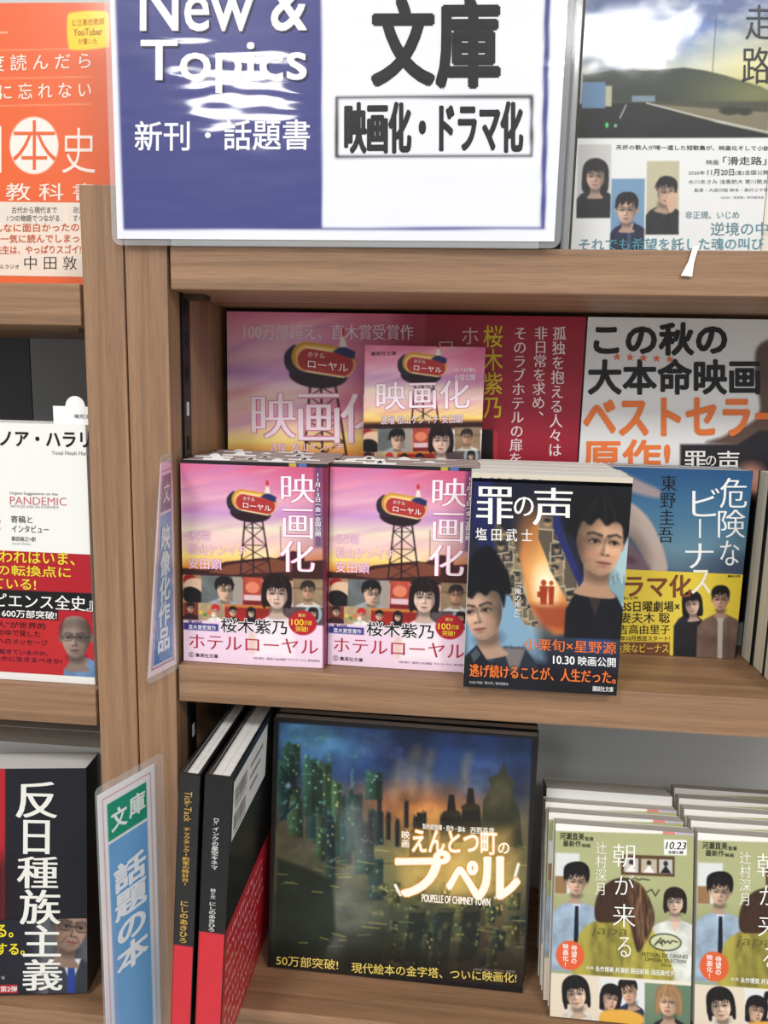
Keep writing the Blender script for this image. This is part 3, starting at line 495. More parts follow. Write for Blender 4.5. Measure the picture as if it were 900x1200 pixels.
def art_asa():
    c = Cv(106, 147, [(649.5, 969), (813.5, 977), (808, 1200), (649, 1197)], (640, 950, 4.8), 2.2, bg=(168, 172, 124))
    c.put(c.ell(450, 300, 400, 240, 0, 400), (184, 186, 140), .6); c.mul(c.rect(-50, 640, 900, 960, 300), .82); c.put(c.rect(0, 60, 840, 136), (244, 242, 238))
    c.put(c.rect(50, 265, 190, 500, 12), (220, 224, 222)); c.put(c.rect(50, 400, 120, 500, 8), (150, 116, 80)); c.put(c.rect(0, 800, 840, 945, 30), (150, 170, 160), .8)
    c.put(c.rect(428, 262, 726, 378), (94, 66, 46))
    for a, b in ((445, 525), (540, 628), (640, 714)): c.put(c.rect(a, 282, b, 362), (190, 180, 160) if a == 540 else (196, 196, 190)); c.put(c.ell((a+b)/2, 305, 13, 15), (50, 40, 38)); c.put(c.poly([((a+b)/2-30, 360), ((a+b)/2, 315), ((a+b)/2+30, 360)], 6), (240, 238, 235) if a < 640 else (30, 30, 36))
    c.put(c.line([(440, 395), (470, 400), (500, 392), (530, 404), (545, 396), (585, 402)], 6), (50, 52, 34)); c.put(c.line([(570, 470), (600, 455), (620, 490), (640, 455)], 7), (60, 60, 40))
    torso(c, 180, 545, 62, (170, 192, 214), w=2.2, coll=(206, 218, 230), tie=(20, 24, 36), h=6.2)
    c.put(c.poly([(100, 400), (104, 345), (140, 318), (200, 312), (240, 338), (250, 390), (238, 440), (222, 440), (130, 440), (112, 440)], 6, True), (18, 15, 16))
    face(c, 176, 425, 60, (220, 186, 160), (20, 16, 17), turn=.1, tilt=3, lx=1, lips=(180, 110, 100))
    torso(c, 730, 620, 56, (232, 236, 226), w=2.4, coll=(226, 190, 168), h=6); face(c, 728, 515, 52, (236, 204, 182), (30, 22, 20), 'f', turn=-.15, lx=-1, longh=-.4)
    c.put(c.poly([(200, 960), (185, 800), (215, 700), (300, 640), (420, 600), (560, 640), (640, 740), (700, 960)], 10, True), (186, 174, 78)); c.mul(c.poly([(200, 960), (185, 800), (215, 700), (300, 640), (420, 600), (560, 640), (640, 740), (700, 960)], 10, True)*np.clip(c.noise(70, 14, 4, (.6, 1.8))*3-1.2, 0, 1), .76); c.mul(c.ell(330, 820, 110, 200, 0, 120), .85); c.mul(c.line([(430, 700), (440, 950)], 10, 20), .85)
    c.put(c.poly([(290, 640), (290, 520), (350, 430), (440, 395), (540, 430), (600, 540), (612, 640), (560, 760), (520, 800), (470, 640), (380, 650)], 10, True), (66, 44, 32))
    hm = c.poly([(290, 640), (290, 520), (350, 430), (440, 395), (540, 430), (600, 540), (612, 640), (560, 760), (520, 800), (470, 640), (380, 650)], 10, True); c.put(hm*np.clip((c.X-420)/160, 0, 1)*np.clip(c.noise(30, 4, 4, (.5, 3))*2.6-.8, 0, 1), (196, 150, 104), .8); c.put(hm*np.clip(c.noise(16, 24, 3, (.4, 5))*3-1.4, 0, 1), (40, 26, 20), .6)
    c.txt('japa', 262, 670, 460, 735, (104, 96, 50), -.008, 0, 1, it=.25)
    for ch, b in zip('朝が来る', ((380, 200, 504, 332), (394, 376, 500, 490), (386, 542, 508, 670), (414, 725, 486, 834))): c.txt(ch, *b, (252, 252, 246), -.012, .006, 2)
    c.ver('辻村深月', 314, 190, 502, (246, 246, 238), 66, -.01, .006, 2)
    c.txt('河瀬直美', 72, 144, 214, 186, (22, 24, 18), .02); c.txt('監督', 220, 166, 268, 188, (22, 24, 18), .02); c.txt('最新作', 92, 190, 196, 226, (22, 24, 18), .02); c.txt('映画', 202, 206, 250, 228, (22, 24, 18), .02)
    c.put(c.rect(668, 168, 792, 255), (250, 250, 248)); c.txt('10.23', 676, 180, 784, 222, (20, 20, 20), 0, .015, 1, it=.2); c.txt('全国公開', 690, 230, 772, 248, (20, 20, 20), .03)
    c.put(c.ell(148, 845, 80, 82), (222, 96, 54)); c.ver('待望の', 170, 786, 892, (255, 250, 244), 34, .02); c.ver('映画化!', 122, 780, 912, (255, 250, 244), 34, .02)
    for k, op in ((0, 1),): c.put(c.ell(675, 742, 87, 48), (24, 26, 20)); c.put(c.ell(675, 742, 81, 42), (206, 208, 170))
    c.put(c.line([(618, 760), (640, 738), (650, 752), (666, 730), (672, 748), (690, 734), (700, 748), (712, 732), (740, 738)], 6), (24, 26, 20)); c.put(c.line([(616, 762), (650, 720), (660, 762)], 5), (24, 26, 20))
    c.txt('FESTIVAL DE CANNES', 548, 804, 796, 824, (34, 36, 26), .0, 0, 1); c.txt('OFFICIAL SELECTION', 565, 832, 786, 850, (34, 36, 26), 0, 0, 1); c.txt('2020', 648, 858, 706, 874, (34, 36, 26))
    c.txt('出演:', 240, 897, 285, 914, (246, 246, 240)); c.txt('永作博美 井浦新 蒔田彩珠 浅田美代子', 292, 893, 722, 924, (246, 246, 240), .02)
    c.put(c.rect(0, 948, 840, 1210, 4), (234, 226, 212))
    c.clip = c.rect(0, 948, 316, 1210); c.put(c.clip, (226, 212, 192)); torso(c, 200, 1145, 66, (240, 236, 226), w=1.7, coll=(232, 200, 176)); face(c, 186, 1050, 64, (240, 208, 182), (22, 18, 20), 'f', turn=-.15, tilt=-8, lx=-1, longh=-.6)
    c.clip = c.rect(318, 960, 562, 1210); c.put(c.clip, (222, 224, 226)); torso(c, 490, 1090, 55, (40, 50, 84), w=1.6); face(c, 478, 1020, 50, (222, 180, 150), (22, 18, 18), turn=-.5, tilt=-14, lx=1)
    torso(c, 400, 1150, 70, (226, 172, 70), w=2.2); face(c, 378, 1062, 50, (224, 186, 160), (20, 17, 18), 'f', turn=.8, tilt=10, lx=-1); c.put(c.ell(440, 1168, 130, 48, 0, 10), (228, 174, 72))
    c.clip = c.rect(564, 968, 840, 1210); c.put(c.clip, (98, 124, 100)); c.put(c.ell(600, 1000, 90, 120, 0, 120), (130, 150, 124), .6); torso(c, 700, 1150, 60, (50, 44, 50), w=1.8, coll=(216, 176, 150)); face(c, 692, 1058, 60, (226, 186, 156), (150, 116, 80), 'f', turn=-.2, lx=1, longh=-.5)
    c.clip = None
    c.put(c.rect(660, 100, 730, 138, 5), (216, 90, 84), .7); c.put(c.rect(735, 100, 840, 138, 5), (190, 170, 210), .8)
    return c.mesh('front_cover', PR_GLOSS)
def art_runway():
    c = Cv(128, 188, [(681, -39), (923, -45), (889.5, 309), (668, 306)], (670, 0, 3.913), 2.)
    c.clip = c.rect(-100, -200, 1000, 640); c.grad([(-160, (60, 100, 190)), (100, (96, 128, 196)), (230, (150, 168, 196)), (340, (216, 216, 190))])
    n = c.noise(150, 4, 5, (1.6, .8)); c.put(np.clip(n*3-1.2, 0, 1), (92, 104, 140), .75); c.put(np.clip(c.noise(110, 9, 5, (1.6, .7))*3.4-1.9, 0, 1), (214, 220, 226), .8); c.put(c.ell(860, 330, 220, 160, 0, 240), (250, 240, 176), .85)
    c.put(c.poly([(30, 345), (110, 335), (200, 318), (320, 326), (440, 318), (500, 312), (600, 326), (700, 350), (860, 400), (900, 420), (900, 560), (30, 520)], 6), (52, 60, 52)); c.put(c.ell(840, 440, 220, 90, 0, 160), (160, 160, 90), .6)
    c.put(c.rect(30, 470, 900, 560, 10), (70, 70, 56)); c.put(c.poly([(330, 480), (900, 520), (900, 620), (600, 548)], 8), (128, 120, 96)); c.put(c.poly([(0, 480), (320, 474), (560, 545), (900, 622), (900, 700), (0, 660)], 4), (24, 24, 28)); c.put(c.line([(330, 476), (600, 545), (900, 612)], 6), (216, 214, 206))
    c.put(c.rect(30, 378, 138, 500), (104, 140, 178)); c.put(c.rect(138, 396, 168, 492), (188, 184, 160)); c.put(c.rect(262, 442, 370, 470), (120, 142, 158)); c.put(c.line([(236, 484), (208, 545)], 5), (226, 226, 226)); c.put(c.line([(652, 60), (628, 490)], 3), (70, 74, 80))
    c.put(c.ell(148, 577, 8, 13), (70, 220, 110)); c.put(c.ell(188, 580, 8, 9), (110, 190, 160)); c.put(c.ell(720, 512, 50, 20, 0, 8), (44, 46, 34)); c.put(c.ell(790, 516, 34, 18, 0, 8), (44, 46, 34))
    c.clip = c.rect(-100, 636, 1000, 1400); c.put(c.clip, (236, 238, 238)); c.clip = None
    for ch, b in (('滑', (790, -170, 905, -20)), ('走', (790, 20, 915, 182)), ('路', (775, 218, 905, 388))): c.txt(ch, *b, (22, 24, 34), -.008, .008, 2)
    for k, (a, b, d, e, bg) in enumerate(((16, 665, 172, 1000, (206, 206, 204)), (174, 822, 330, 1150, (120, 156, 190)), (336, 742, 488, 1076, (196, 190, 160)))):
        c.clip = c.rect(a, b, d, e); c.put(c.clip, bg); x = (a+d)/2; y = b+(e-b)*.42
        torso(c, x+8, y+66, 48, [(38, 38, 42), (40, 44, 70), (46, 46, 50)][k], w=1.9, coll=[(40, 40, 44), (226, 230, 236), (60, 60, 64)][k], tie=(60, 80, 120) if k == 1 else None)
        face(c, x+[6, -4, 14][k], y, [50, 50, 46][k], (224, 188, 166), (30, 24, 26), 'fmm'[k], turn=[-.1, -.2, .6][k], tilt=[0, 0, 12][k], lx=[1, 1, -1][k], shade=.7)
        if k == 2: c.put(c.poly([(430, 900), (475, 890), (470, 960), (440, 975)], 6, True), (214, 176, 152))
    c.clip = None
    c.txt('夭折の歌人が唯一遺した短歌集が、映画化そして小説', 192, 668, 905, 690, (40, 40, 46), .01, sk=.01); c.txt('映画', 612, 738, 668, 760, (40, 40, 46)); c.txt('「滑走路」', 690, 724, 890, 762, (30, 30, 36), 0, .01)
    c.txt('2020年', 530, 788, 606, 806, (50, 50, 56)); c.txt('11月20日', 618, 780, 740, 810, (40, 40, 46), .005); c.txt('(金)全国公開', 745, 786, 900, 810, (50, 50, 56)); c.txt('水川あさみ 浅香航大 寄川歌太', 530, 828, 900, 848, (90, 90, 94))
    c.txt('監督・大庭功睦 脚本・桑村さや香', 558, 868, 900, 884, (110, 110, 114)); c.txt('©2020「滑走路」製作委員会', 680, 904, 880, 916, (110, 110, 114))
    c.txt('非正規、いじめ', 518, 972, 766, 1006, (96, 140, 152), 0, .008); c.txt('逆境の中', 636, 1022, 900, 1082, (96, 140, 152), 0, .01); c.txt('それでも希望を託した魂の叫び', 32, 1092, 880, 1146, (84, 150, 168), 0, .01, 2)
    return c.mesh('front_cover', PR_SHINY)
def art_orange():
    q = [(-87.7, 6.0), (138.3, 5.0), (141.9, 346.0), (-75.4, 342.2)]; cr = (0, 0, 2); Wt = (255, 236, 224)
    c = Cv(148, 210, q, cr, 1.6, sub=(0, 0, 148, 210), bg=(238, 106, 56)); 
    for y in (118, 184, 248): c.put(c.line([(-150, y+7), (213, y)], 1.6), (252, 190, 160))
    c.put(c.line([(0, 81), (18, 80)], 2.5), Wt)
    c.txt('一 度 読 ん だ ら', -78, 136, 213, 174, Wt, .01, sk=-.03); c.txt('絶 対 に 忘 れ な い', -96, 204, 214, 242, Wt, .01, sk=-.03)
    c.put(c.ell(80, 345, 57, 67), (255, 240, 232)); c.txt('本', 30, 286, 132, 402, (238, 106, 56), -.008, 0, 1); c.txt('日', -98, 300, 4, 410, Wt, .0); c.txt('史', 146, 304, 224, 410, Wt, -.005)
    c.txt('の 教 科 書', -60, 434, 226, 474, Wt, .01)
    g = c.rect(160, 34, 256, 120, 3); c.put(c.poly([(158, 48), (172, 33), (240, 30), (256, 42), (257, 104), (246, 116), (175, 122), (160, 108)], 3, True), (250, 214, 40))
    c.txt('公立高校教師', 168, 50, 244, 66, (206, 130, 40), 0, 0, 1, sk=-.05); c.txt('YouTuber', 172, 72, 240, 88, (190, 110, 40), .01, 0, 1, sk=-.03); c.txt('が書いた', 184, 94, 228, 108, (206, 130, 40), 0, 0, 1)
    a = c.mesh('front_cover', PR_GLOSS)
    c = Cv(148, 210, q, cr, 1.6, sub=(0, 143, 148, 198), bg=(246, 228, 212))
    c.put(c.rect(-200, 478, 150, 530), (236, 226, 214)); c.put(c.rect(158, 478, 300, 530), (236, 226, 214))
    c.txt('古代から現代まで', 28, 489, 134, 504, (130, 116, 104), .01); c.txt('1つの物語でつながる', 18, 508, 140, 523, (130, 116, 104), .01); c.txt('政治も経済も', 172, 489, 250, 504, (130, 116, 104)); c.txt('すべて', 172, 508, 210, 523, (130, 116, 104))
    for s, y, x0, x1 in (('社会って、こんなに面白かったのか!', 536, -150, 215), ('続きが気になって一気に読んでしまった', 562, -165, 208), ('ヒストリア・コメディ先生は、やっぱりスゴイ!', 588, -190, 190)): c.txt(s, x0, y-6, x1, y+14, (214, 96, 52), .02, sk=-.01)
    c.txt('オリエンタルラジオ', -60, 624, 46, 634, (60, 50, 46)); c.txt('中 田 敦 彦', 58, 604, 226, 636, (40, 34, 32), -.01, .006)
    return a, c.mesh('belly_band', PR_GLOSS, -.25)
def art_hara():
    q = [(-92, 493), (105, 496), (115.5, 793), (-72, 792)]; cr = (0, 370, 4)
    c = Cv(128, 196, q, cr, 1.8, sub=(0, 0, 128, 100), bg=(240, 240, 236)); K = (24, 22, 24)
    c.txt('ユヴァル・ノア・ハラリ', -345, 532, 440, 608, K, .035); c.txt('Yuval Noah Harari', 265, 624, 452, 642, (120, 120, 124), 0, .01)
    c.ver('緊急提言', -48, 650, 1075, (196, 30, 60), 150, .03); c.txt('Urgent Suggestions on the', 70, 816, 292, 832, (130, 110, 112), 0, .01); c.txt('PANDEMIC', 70, 838, 333, 874, (196, 110, 120), -.008, .014)
    c.txt('ARTICLES AND AN INTERVIEW', 72, 877, 298, 889, (150, 130, 130)); c.txt('寄稿と', 74, 926, 174, 960, (50, 46, 48), 0, .01); c.txt('インタビュー', 78, 970, 250, 1003, (50, 46, 48), 0, .01); c.txt('柴田裕之=訳', 76, 1022, 190, 1044, (50, 46, 48), .01); c.txt('Yasushi Shibata', 76, 1050, 166, 1060, (150, 146, 146))
    a = c.mesh('front_cover', PR_GLOSS)
    cr = (0, 650, 4); c = Cv(128, 196, q, cr, 2.1, sub=(0, 95, 128, 190), bg=(176, 28, 42)); Yl = (236, 222, 60)
    c.put(c.rect(-500, 152, 500, 234), (18, 16, 18)); c.put(c.rect(-500, 232, 292, 283), (18, 16, 18)); c.put(c.rect(-500, 284, 500, 600), (190, 40, 44))
    c.txt('われわれはいま、', -110, -32, 370, 25, Yl, .02); c.txt('歴史の転換点に', -140, 35, 352, 84, Yl, .02); c.txt('立っている!', -150, 94, 190, 146, Yl, .02)
    c.txt('『サピエンス全史』', -120, 166, 452, 234, (246, 244, 240), .0, .012); c.txt('全世界1600万部突破!', -130, 242, 286, 278, (246, 244, 240), .025)
    for s, b in (('“知の巨人”が世界的', (-140, 298, 232, 328)), ('危機の中で発した', (-60, 336, 208, 366)), ('人類へのメッセージ', (-60, 376, 242, 404))): c.txt(s, *b, (40, 14, 22), 0, .01)
    c.txt('いま何が起きているのか、', -110, 428, 245, 450, (34, 20, 60), .015); c.txt('今をいかに生きるべきか?', -80, 460, 312, 484, (34, 20, 60), .015)
    c.clip = c.rect(290, 225, 520, 552); torso(c, 410, 455, 55, (110, 146, 190), w=1.7, coll=(150, 130, 122)); face(c, 372, 352, 76, (168, 144, 132), (60, 50, 48), turn=-.2, tilt=-2, lx=1, glasses=True, bald=True, shade=.55, lips=(130, 90, 84)); c.clip = None
    b = c.mesh('belly_band', PR_GLOSS, -.25)
    return a, b
def art_han():
    q = [(-82, 912), (104, 905), (110, 1177), (-80, 1180)]; cr = (0, 900, 4); Wt = (236, 236, 230)
    def title(c):
        for ch, b in zip('反日種族主義', ((95, 88, 280, 258), (130, 268, 246, 428), (102, 440, 288, 592), (116, 598, 302, 765), (132, 768, 306, 922), (132, 936, 316, 1090))): c.txt(ch, *b, Wt, .0, .024, 2)
    c = Cv(128, 190, q, cr, 1.8, sub=(0, 0, 128, 140), bg=(27, 29, 38)); c.put(c.rect(-400, -100, 42, 2000, 6), (176, 34, 46)); c.put(c.rect(-400, 470, 60, 800, 160), (30, 12, 16), .85); title(c)
    a = c.mesh('front_cover', PR_MATT)
    c = Cv(128, 190, q, cr, 2.1, sub=(0, 126, 128, 189.5), bg=(32, 34, 44))
    c.clip = c.rect(180, 560, 600, 1200, 90); c.put(c.clip, (92, 94, 102)); c.put(c.ell(420, 620, 60, 120, 0, 60), (176, 186, 190), .8); c.clip = c.rect(250, 590, 600, 1200)
    torso(c, 360, 940, 105, (62, 66, 76), w=1.3, coll=(222, 226, 232), tie=(44, 70, 150)); face(c, 352, 768, 98, (178, 146, 130), (44, 42, 46), turn=.5, tilt=8, lx=-1, bald=True, shade=.6, aged=True, glasses=True); c.clip = None
    c.put(c.rect(-400, 1062, 104, 1104), (186, 34, 44)); c.txt('韓国ベストセラー第2弾', -240, 1068, 102, 1096, (240, 236, 232), .02); c.txt('する', 2, 1018, 44, 1034, (214, 214, 214))
    c.txt('る。', 0, 768, 82, 828, (240, 222, 50), .03); c.txt('する。', 4, 858, 136, 914, (240, 222, 50), .03)
    for ch, b in zip('族主義', ((116, 598, 302, 765), (132, 768, 306, 922), (132, 936, 316, 1090))): c.txt(ch, *b, Wt, .0, .024, 2)
    return a, c.mesh('belly_band', PR_MATT, -.25)
def art_promo_left():
    c = Cv(290, 262, [(268, 361), (687, 370), (664, 748), (267.5, 727)], res=1.5)
    sunset(c, 358, 540); c.put(c.rect(400, 340, 500, 470, 90), (176, 44, 84), .55)
    c.put(c.rect(470, 340, 510, 900, 30), (158, 34, 62), .75); c.put(c.rect(500, 340, 900, 900, 4), (150, 28, 48)); c.put(c.ell(600, 440, 90, 120, 0, 140), (168, 36, 58), .5)
    tower(c, 379, 422, 36); c.txt('100万部超え、直木賞受賞作', 288, 376, 486, 394, (236, 216, 222), -.005, .014, 1, sk=.01)
    for ch, b in zip('映画化', ((297, 458, 347, 511), (352, 459, 398, 517), (402, 459, 452, 517))): c.txt(ch, *b, (246, 226, 236), -.008, .02, 2, ol=(214, 120, 160))
    c.txt('松山ケンイチ', 343, 517, 403, 527, (252, 232, 240), .01, 0, 2, ol=(206, 60, 120)); c.txt('波瑠', 318, 517, 336, 527, (252, 232, 240), .01, 0, 2, ol=(206, 60, 120))
    c.ver('ホテル', 552, 380, 452, (226, 176, 184), 22, -.005, .01); c.ver('ローヤル', 524, 394, 486, (226, 176, 184), 22, -.005, .01)
    c.ver('桜木紫乃', 579, 379, 490, (222, 196, 40), 23, .012)
    for s, x, y0, y1 in (('そのラブホテルの扉を', 611, 381, 545), ('非日常を求め、', 635, 381, 495), ('孤独を抱える人々は', 656, 381, 535)): c.ver(s, x, y0, y1, (240, 222, 224), 16, -.004, .014, dx=-.6)
    c.put(c.rect(565, 502, 579, 560), (24, 14, 18)); c.put(c.rect(579, 503, 584, 560), (190, 50, 60))
    return c.mesh('printed_sheet', PR_BOARD)
def art_promo_right():
    c = Cv(254, 262, [(688, 371), (1093, 378), (1040, 768), (665, 748)], (460, 340, 2.045), 1.6, bg=(226, 226, 226)); K = (30, 28, 30)
    c.txt('この秋の', 482, 80, 800, 155, K, .055); c.txt('大本命映画', 468, 168, 880, 250, K, .045)
    for i in range(5): c.txt('★', 526+i*32, 150+i*1.5, 546+i*32, 169+i*1.5, (232, 112, 60), 0, 0, 3)
    c.put(c.poly([(790, 372), (800, 350), (880, 300), (870, 190), (900, 120), (1100, 100), (1300, 150), (1300, 372)], 10, True), (96, 74, 66)); c.put(c.poly([(830, 372), (880, 340), (1300, 320), (1300, 800), (690, 800), (690, 372)], 6), (36, 34, 40)); c.clip = c.rect(690, 100, 1300, 800)
    face(c, 1010, 180, 80, (210, 170, 144), (24, 20, 22), turn=-.4, lx=1); c.put(c.ell(860, 460, 40, 40, 0, 30), (196, 140, 120)); c.clip = None
    c.txt('ベストセラー', 458, 262, 940, 350, (232, 122, 60), .05, 0, 2); c.txt('原作!', 456, 362, 664, 440, (232, 122, 60), .04)
    for ch, b in zip('罪の声', ((700, 388, 752, 440), (752, 400, 776, 424), (778, 388, 832, 440))): c.txt(ch, *b, (236, 234, 232), 0, .012, 2)
    return c.mesh('printed_sheet', PR_BOARD)
def art_small_promo():
    c = Cv(93, 236, [(427, 403), (568.5, 409), (553.7, 753.5), (421.1, 746.3)], (190, 340, 3), 2.); X = lambda a: (a-190)*3; Yy = lambda b: (b-340)*3
    sunset(c, Yy(400), Yy(502)); c.put(c.ell(X(560), Yy(420), 110, 90, 0, 120), (200, 70, 110), .5); c.put(c.rect(600, Yy(495), 1300, Yy(504), 14), (50, 24, 24)); tower(c, X(496), Yy(430), 75)
    cast_strip(c, X(423), Yy(502), X(563), Yy(548)); c.put(c.rect(600, Yy(548), 1300, 1800), (240, 212, 230)); c.txt('ホテルローヤル', X(430), Yy(570), X(552), Yy(586), (176, 34, 52), 0, .02)
    c.txt('映画化', X(441), Yy(447), X(550), Yy(480), (252, 240, 248), 0, .012, 2, ol=(206, 110, 160), olb=.03); c.txt('波瑠 松山ケンイチ 安田顕', X(446), Yy(487), X(542), Yy(497), (250, 230, 240), .01, 0, 2, ol=(120, 40, 80)); c.txt('集英社文庫', X(434), Yy(411), X(464), Yy(416), (80, 40, 60), .01)
    c.txt('11.13(金)', X(532), Yy(432), X(556), Yy(438), (250, 240, 245), .01); c.txt('全国公開', X(532), Yy(440), X(556), Yy(447), (250, 240, 245), .01)
    return c.mesh('printed_sheet', PR_GLOSS)
def art_sign():
    c = Cv(285, 200, [(125.6, -114.3), (673.1, -133.6), (650.5, 285), (138.5, 277)], res=1., bg=(236, 238, 246)); Bl = (58, 61, 130); K = (16, 15, 19)
    c.put(c.poly([(129, -200), (374, -200), (377, 268), (145.5, 266.5)], 1.2), Bl); c.put(c.poly([(641.5, -200), (648, -200), (639.5, 270), (634.5, 269)], 1.), Bl); c.put(c.poly([(377, 266.5), (639, 268), (639, 270.3), (377, 269)], .8), Bl)
    Wt = (240, 240, 248); D = (30, 30, 60)
    for s, b in (('New &', (165, -24, 358, 36)), ('Topics', (166, 47, 358, 108))): c.txt(s, b[0]+2, b[1]+2, b[2]+2, b[3]+2, D, .02, 0, 1); c.txt(s, *b, Wt, .02, 0, 2)
    for s, b in (('新刊', (159, 141, 222, 175)), ('・', (240, 154, 247, 161)), ('話題書', (262, 140, 362, 175))): c.txt(s, *b, Wt, .02, 0, 1)
    c.txt('文', 437, 0, 506, 99, K, .045); c.txt('庫', 513, 0, 583, 102, K, .045); c.put(c.rect(392.5, 113, 624.5, 185, .8), K); c.put(c.rect(395, 115.5, 622, 182.5, .8), (236, 238, 246)); c.txt('映画化・ドラマ化', 404, 121, 612, 179, K, .035)
    return c.mesh('printed_sheet', PR_LAM)
def art_card2():
    c = Cv(50, 236, res=2.4, bg=(238, 236, 240)); R_ = (196, 110, 110)
    for a, b in (((4, 5), (46, 5)), ((4, 5), (4, 236)), ((46, 5), (46, 236))): c.put(c.line([a, b], .5), R_)
    c.put(c.rect(7.5, 10, 42, 37), (40, 150, 120)); c.put(c.rect(7.5, 39, 42, 232), (112, 168, 220)); c.put(c.rect(7.5, 150, 42, 232, 60), (130, 182, 228), .5)
    c.txt('文', 10.5, 16.5, 23.5, 31.5, (232, 244, 240), .04); c.txt('庫', 26, 14.5, 40, 29.5, (232, 244, 240), .04); c.ver('話題の本', 25, 58, 142, (238, 242, 248), 29, .045)
    return c.mesh('printed_sheet', PR_LAM)
def art_card1():
    c = Cv(30, 150, res=2.4, bg=(232, 214, 226))
    for a, b in (((3, 6), (27, 6)), ((3, 6), (3, 145)), ((27, 6), (27, 145)), ((3, 145), (27, 145))): c.put(c.line([a, b], .7), (120, 60, 90))
    c.put(c.rect(4.5, 9, 26, 34), (52, 56, 40)); c.put(c.rect(4.5, 36, 26, 143), (66, 126, 190)); c.txt('文', 8, 14, 22, 28, (226, 226, 214), .03); c.ver('映像化作品', 15, 44, 136, (226, 236, 246), 15, .04)
    return c.mesh('printed_sheet', PR_LAM)
def art_spine(w, h, band, items, col):
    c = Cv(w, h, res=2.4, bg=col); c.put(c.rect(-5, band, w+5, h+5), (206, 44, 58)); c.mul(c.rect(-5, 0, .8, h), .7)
    for kind, st, y0, y1, k, ww, b in items:
        (c.spin if kind == 's' else c.ver)(st, w/2, y0, y1, k, ww, b)
    return c.mesh('printed_spine', PR_GLOSS)
def art_back_label():
    c = Cv(92, 44, res=2.4, bg=(226, 226, 224)); r = random.Random(4)
    for y0 in (8, 27):
        x = 4.
        while x < 34: w = r.choice([.5, .8, 1.2]); c.put(c.rect(x, y0, x+w, y0+11, .3), (30, 30, 32)); x += w+r.choice([.6, .9, 1.3])
        c.txt('978'+str(r.randrange(10**9, 10**10)), 5, y0+12, 33, y0+14.5, (40, 40, 42))
    for k in range(3):
        x = 44.
        while x < 80-k*8: w = r.uniform(.8, 2.2); c.put(c.rect(x, 10+k*9, x+w, 13+k*9, .6), (90, 90, 92)); x += w+.7
    return c.mesh('barcode_label', PR_MATT)
def art_cover_band(w, h):
    c = Cv(w, h, res=1.2, bg=(200, 40, 54))
    r = random.Random(9)
    for i in range(9):
        x = 6.
        while x < 140-r.uniform(0, 60):
            k = r.uniform(3.5, 6)
            for j in range(3): c.put(c.line([(x+r.uniform(0, k), 8+i*11+r.uniform(0, 6)), (x+r.uniform(0, k), 8+i*11+r.uniform(0, 6))], 1.1, .8), (244, 226, 222))
            x += k+1.6
    return c.mesh('belly_band', PR_GLOSS)

def art_strip(w, h, kind):
    c = Cv(w, h, res=2.2, sub=(0, 0, w, 6), bg=(34, 28, 34) if kind == 'h' else (214, 206, 188)); r = random.Random(3)
    if kind == 'h': c.put(c.rect(w*.74, 0, w*.79, 6), (196, 170, 70)); c.put(c.rect(w*.8, 0, w*.86, 6), (86, 110, 170))
    else:
        for x in (5, 12, 17, 24, 33, 36, 44): c.put(c.rect(x, 3.2, x+r.uniform(1, 3), 6, .5), (60, 56, 52))
    return c.mesh('jacket_print', PR_GLOSS, .0)

# ================================================================ the room
DARK = mat('dark_metal', (34, 34, 36), .4, .6); GREYP = mat('grey_back_steel', (214, 218, 218), .5, .1, bump=.1, bscale=60); DGREY = mat('charcoal_back_steel', (128, 130, 130), .5, .1, bump=.1, bscale=60); DGREY2 = mat('black_back_steel', (62, 63, 64), .5, .1)
def struct(name, m, *b): o = link(name, MB().box(*b).mesh(name, m), None, P(0, 0, 0)); o['kind'] = 'structure'; return o
struct('floor', mat('floor_vinyl', (196, 190, 180), .3, coat=.2, bump=.05, bscale=8), -2600, 2600, -3200, 900, -1500, -1450)
struct('ceiling', mat('ceiling_tile', (236, 236, 232), .9, bump=.2, bscale=90), -2600, 2600, -3200, 900, 1200, 1250)
struct('wall_back', mat('wall_paint', (222, 220, 214), .8, bump=.1, bscale=50), -2600, 2600, 760, 900, -1450, 1200)
def ceiling_light(x, y, label, power):
    t = empty('ceiling_light', P(x, y, 1200)); tag(t, label, 'ceiling light')
    link('housing', MB().box(-230, 230, -230, 230, -40, 0).mesh('housing', mat('white_enamel', (235, 235, 235), .4), bevel=4), t)
    link('diffuser', MB().box(-210, 210, -210, 210, -46, -40.2).mesh('diffuser', mat('lamp_diffuser', (255, 255, 252), .5, emit=2)), t)
    ld = bpy.data.lights.new('lamp', 'AREA'); ld.shape = 'RECTANGLE'; ld.size = .4; ld.size_y = .4; ld.energy = power; ld.color = (1, .985, .96)
    l = bpy.data.objects.new('lamp', ld); COL.objects.link(l); l.parent = t; l.location = (0, 0, -.05)
POWER = 27
ceiling_light(-930, -2180, 'white ceiling square panel light over the aisle, left behind the viewer', POWER*.75)
ceiling_light(490, -1690, 'white ceiling square panel light over the aisle, right behind the viewer', POWER*.75)
ceiling_light(-700, -900, 'white ceiling square panel light above the left bookcase front', POWER*1.15)
ceiling_light(800, -900, 'white ceiling square panel light above the right bookcase front', POWER*1.15)

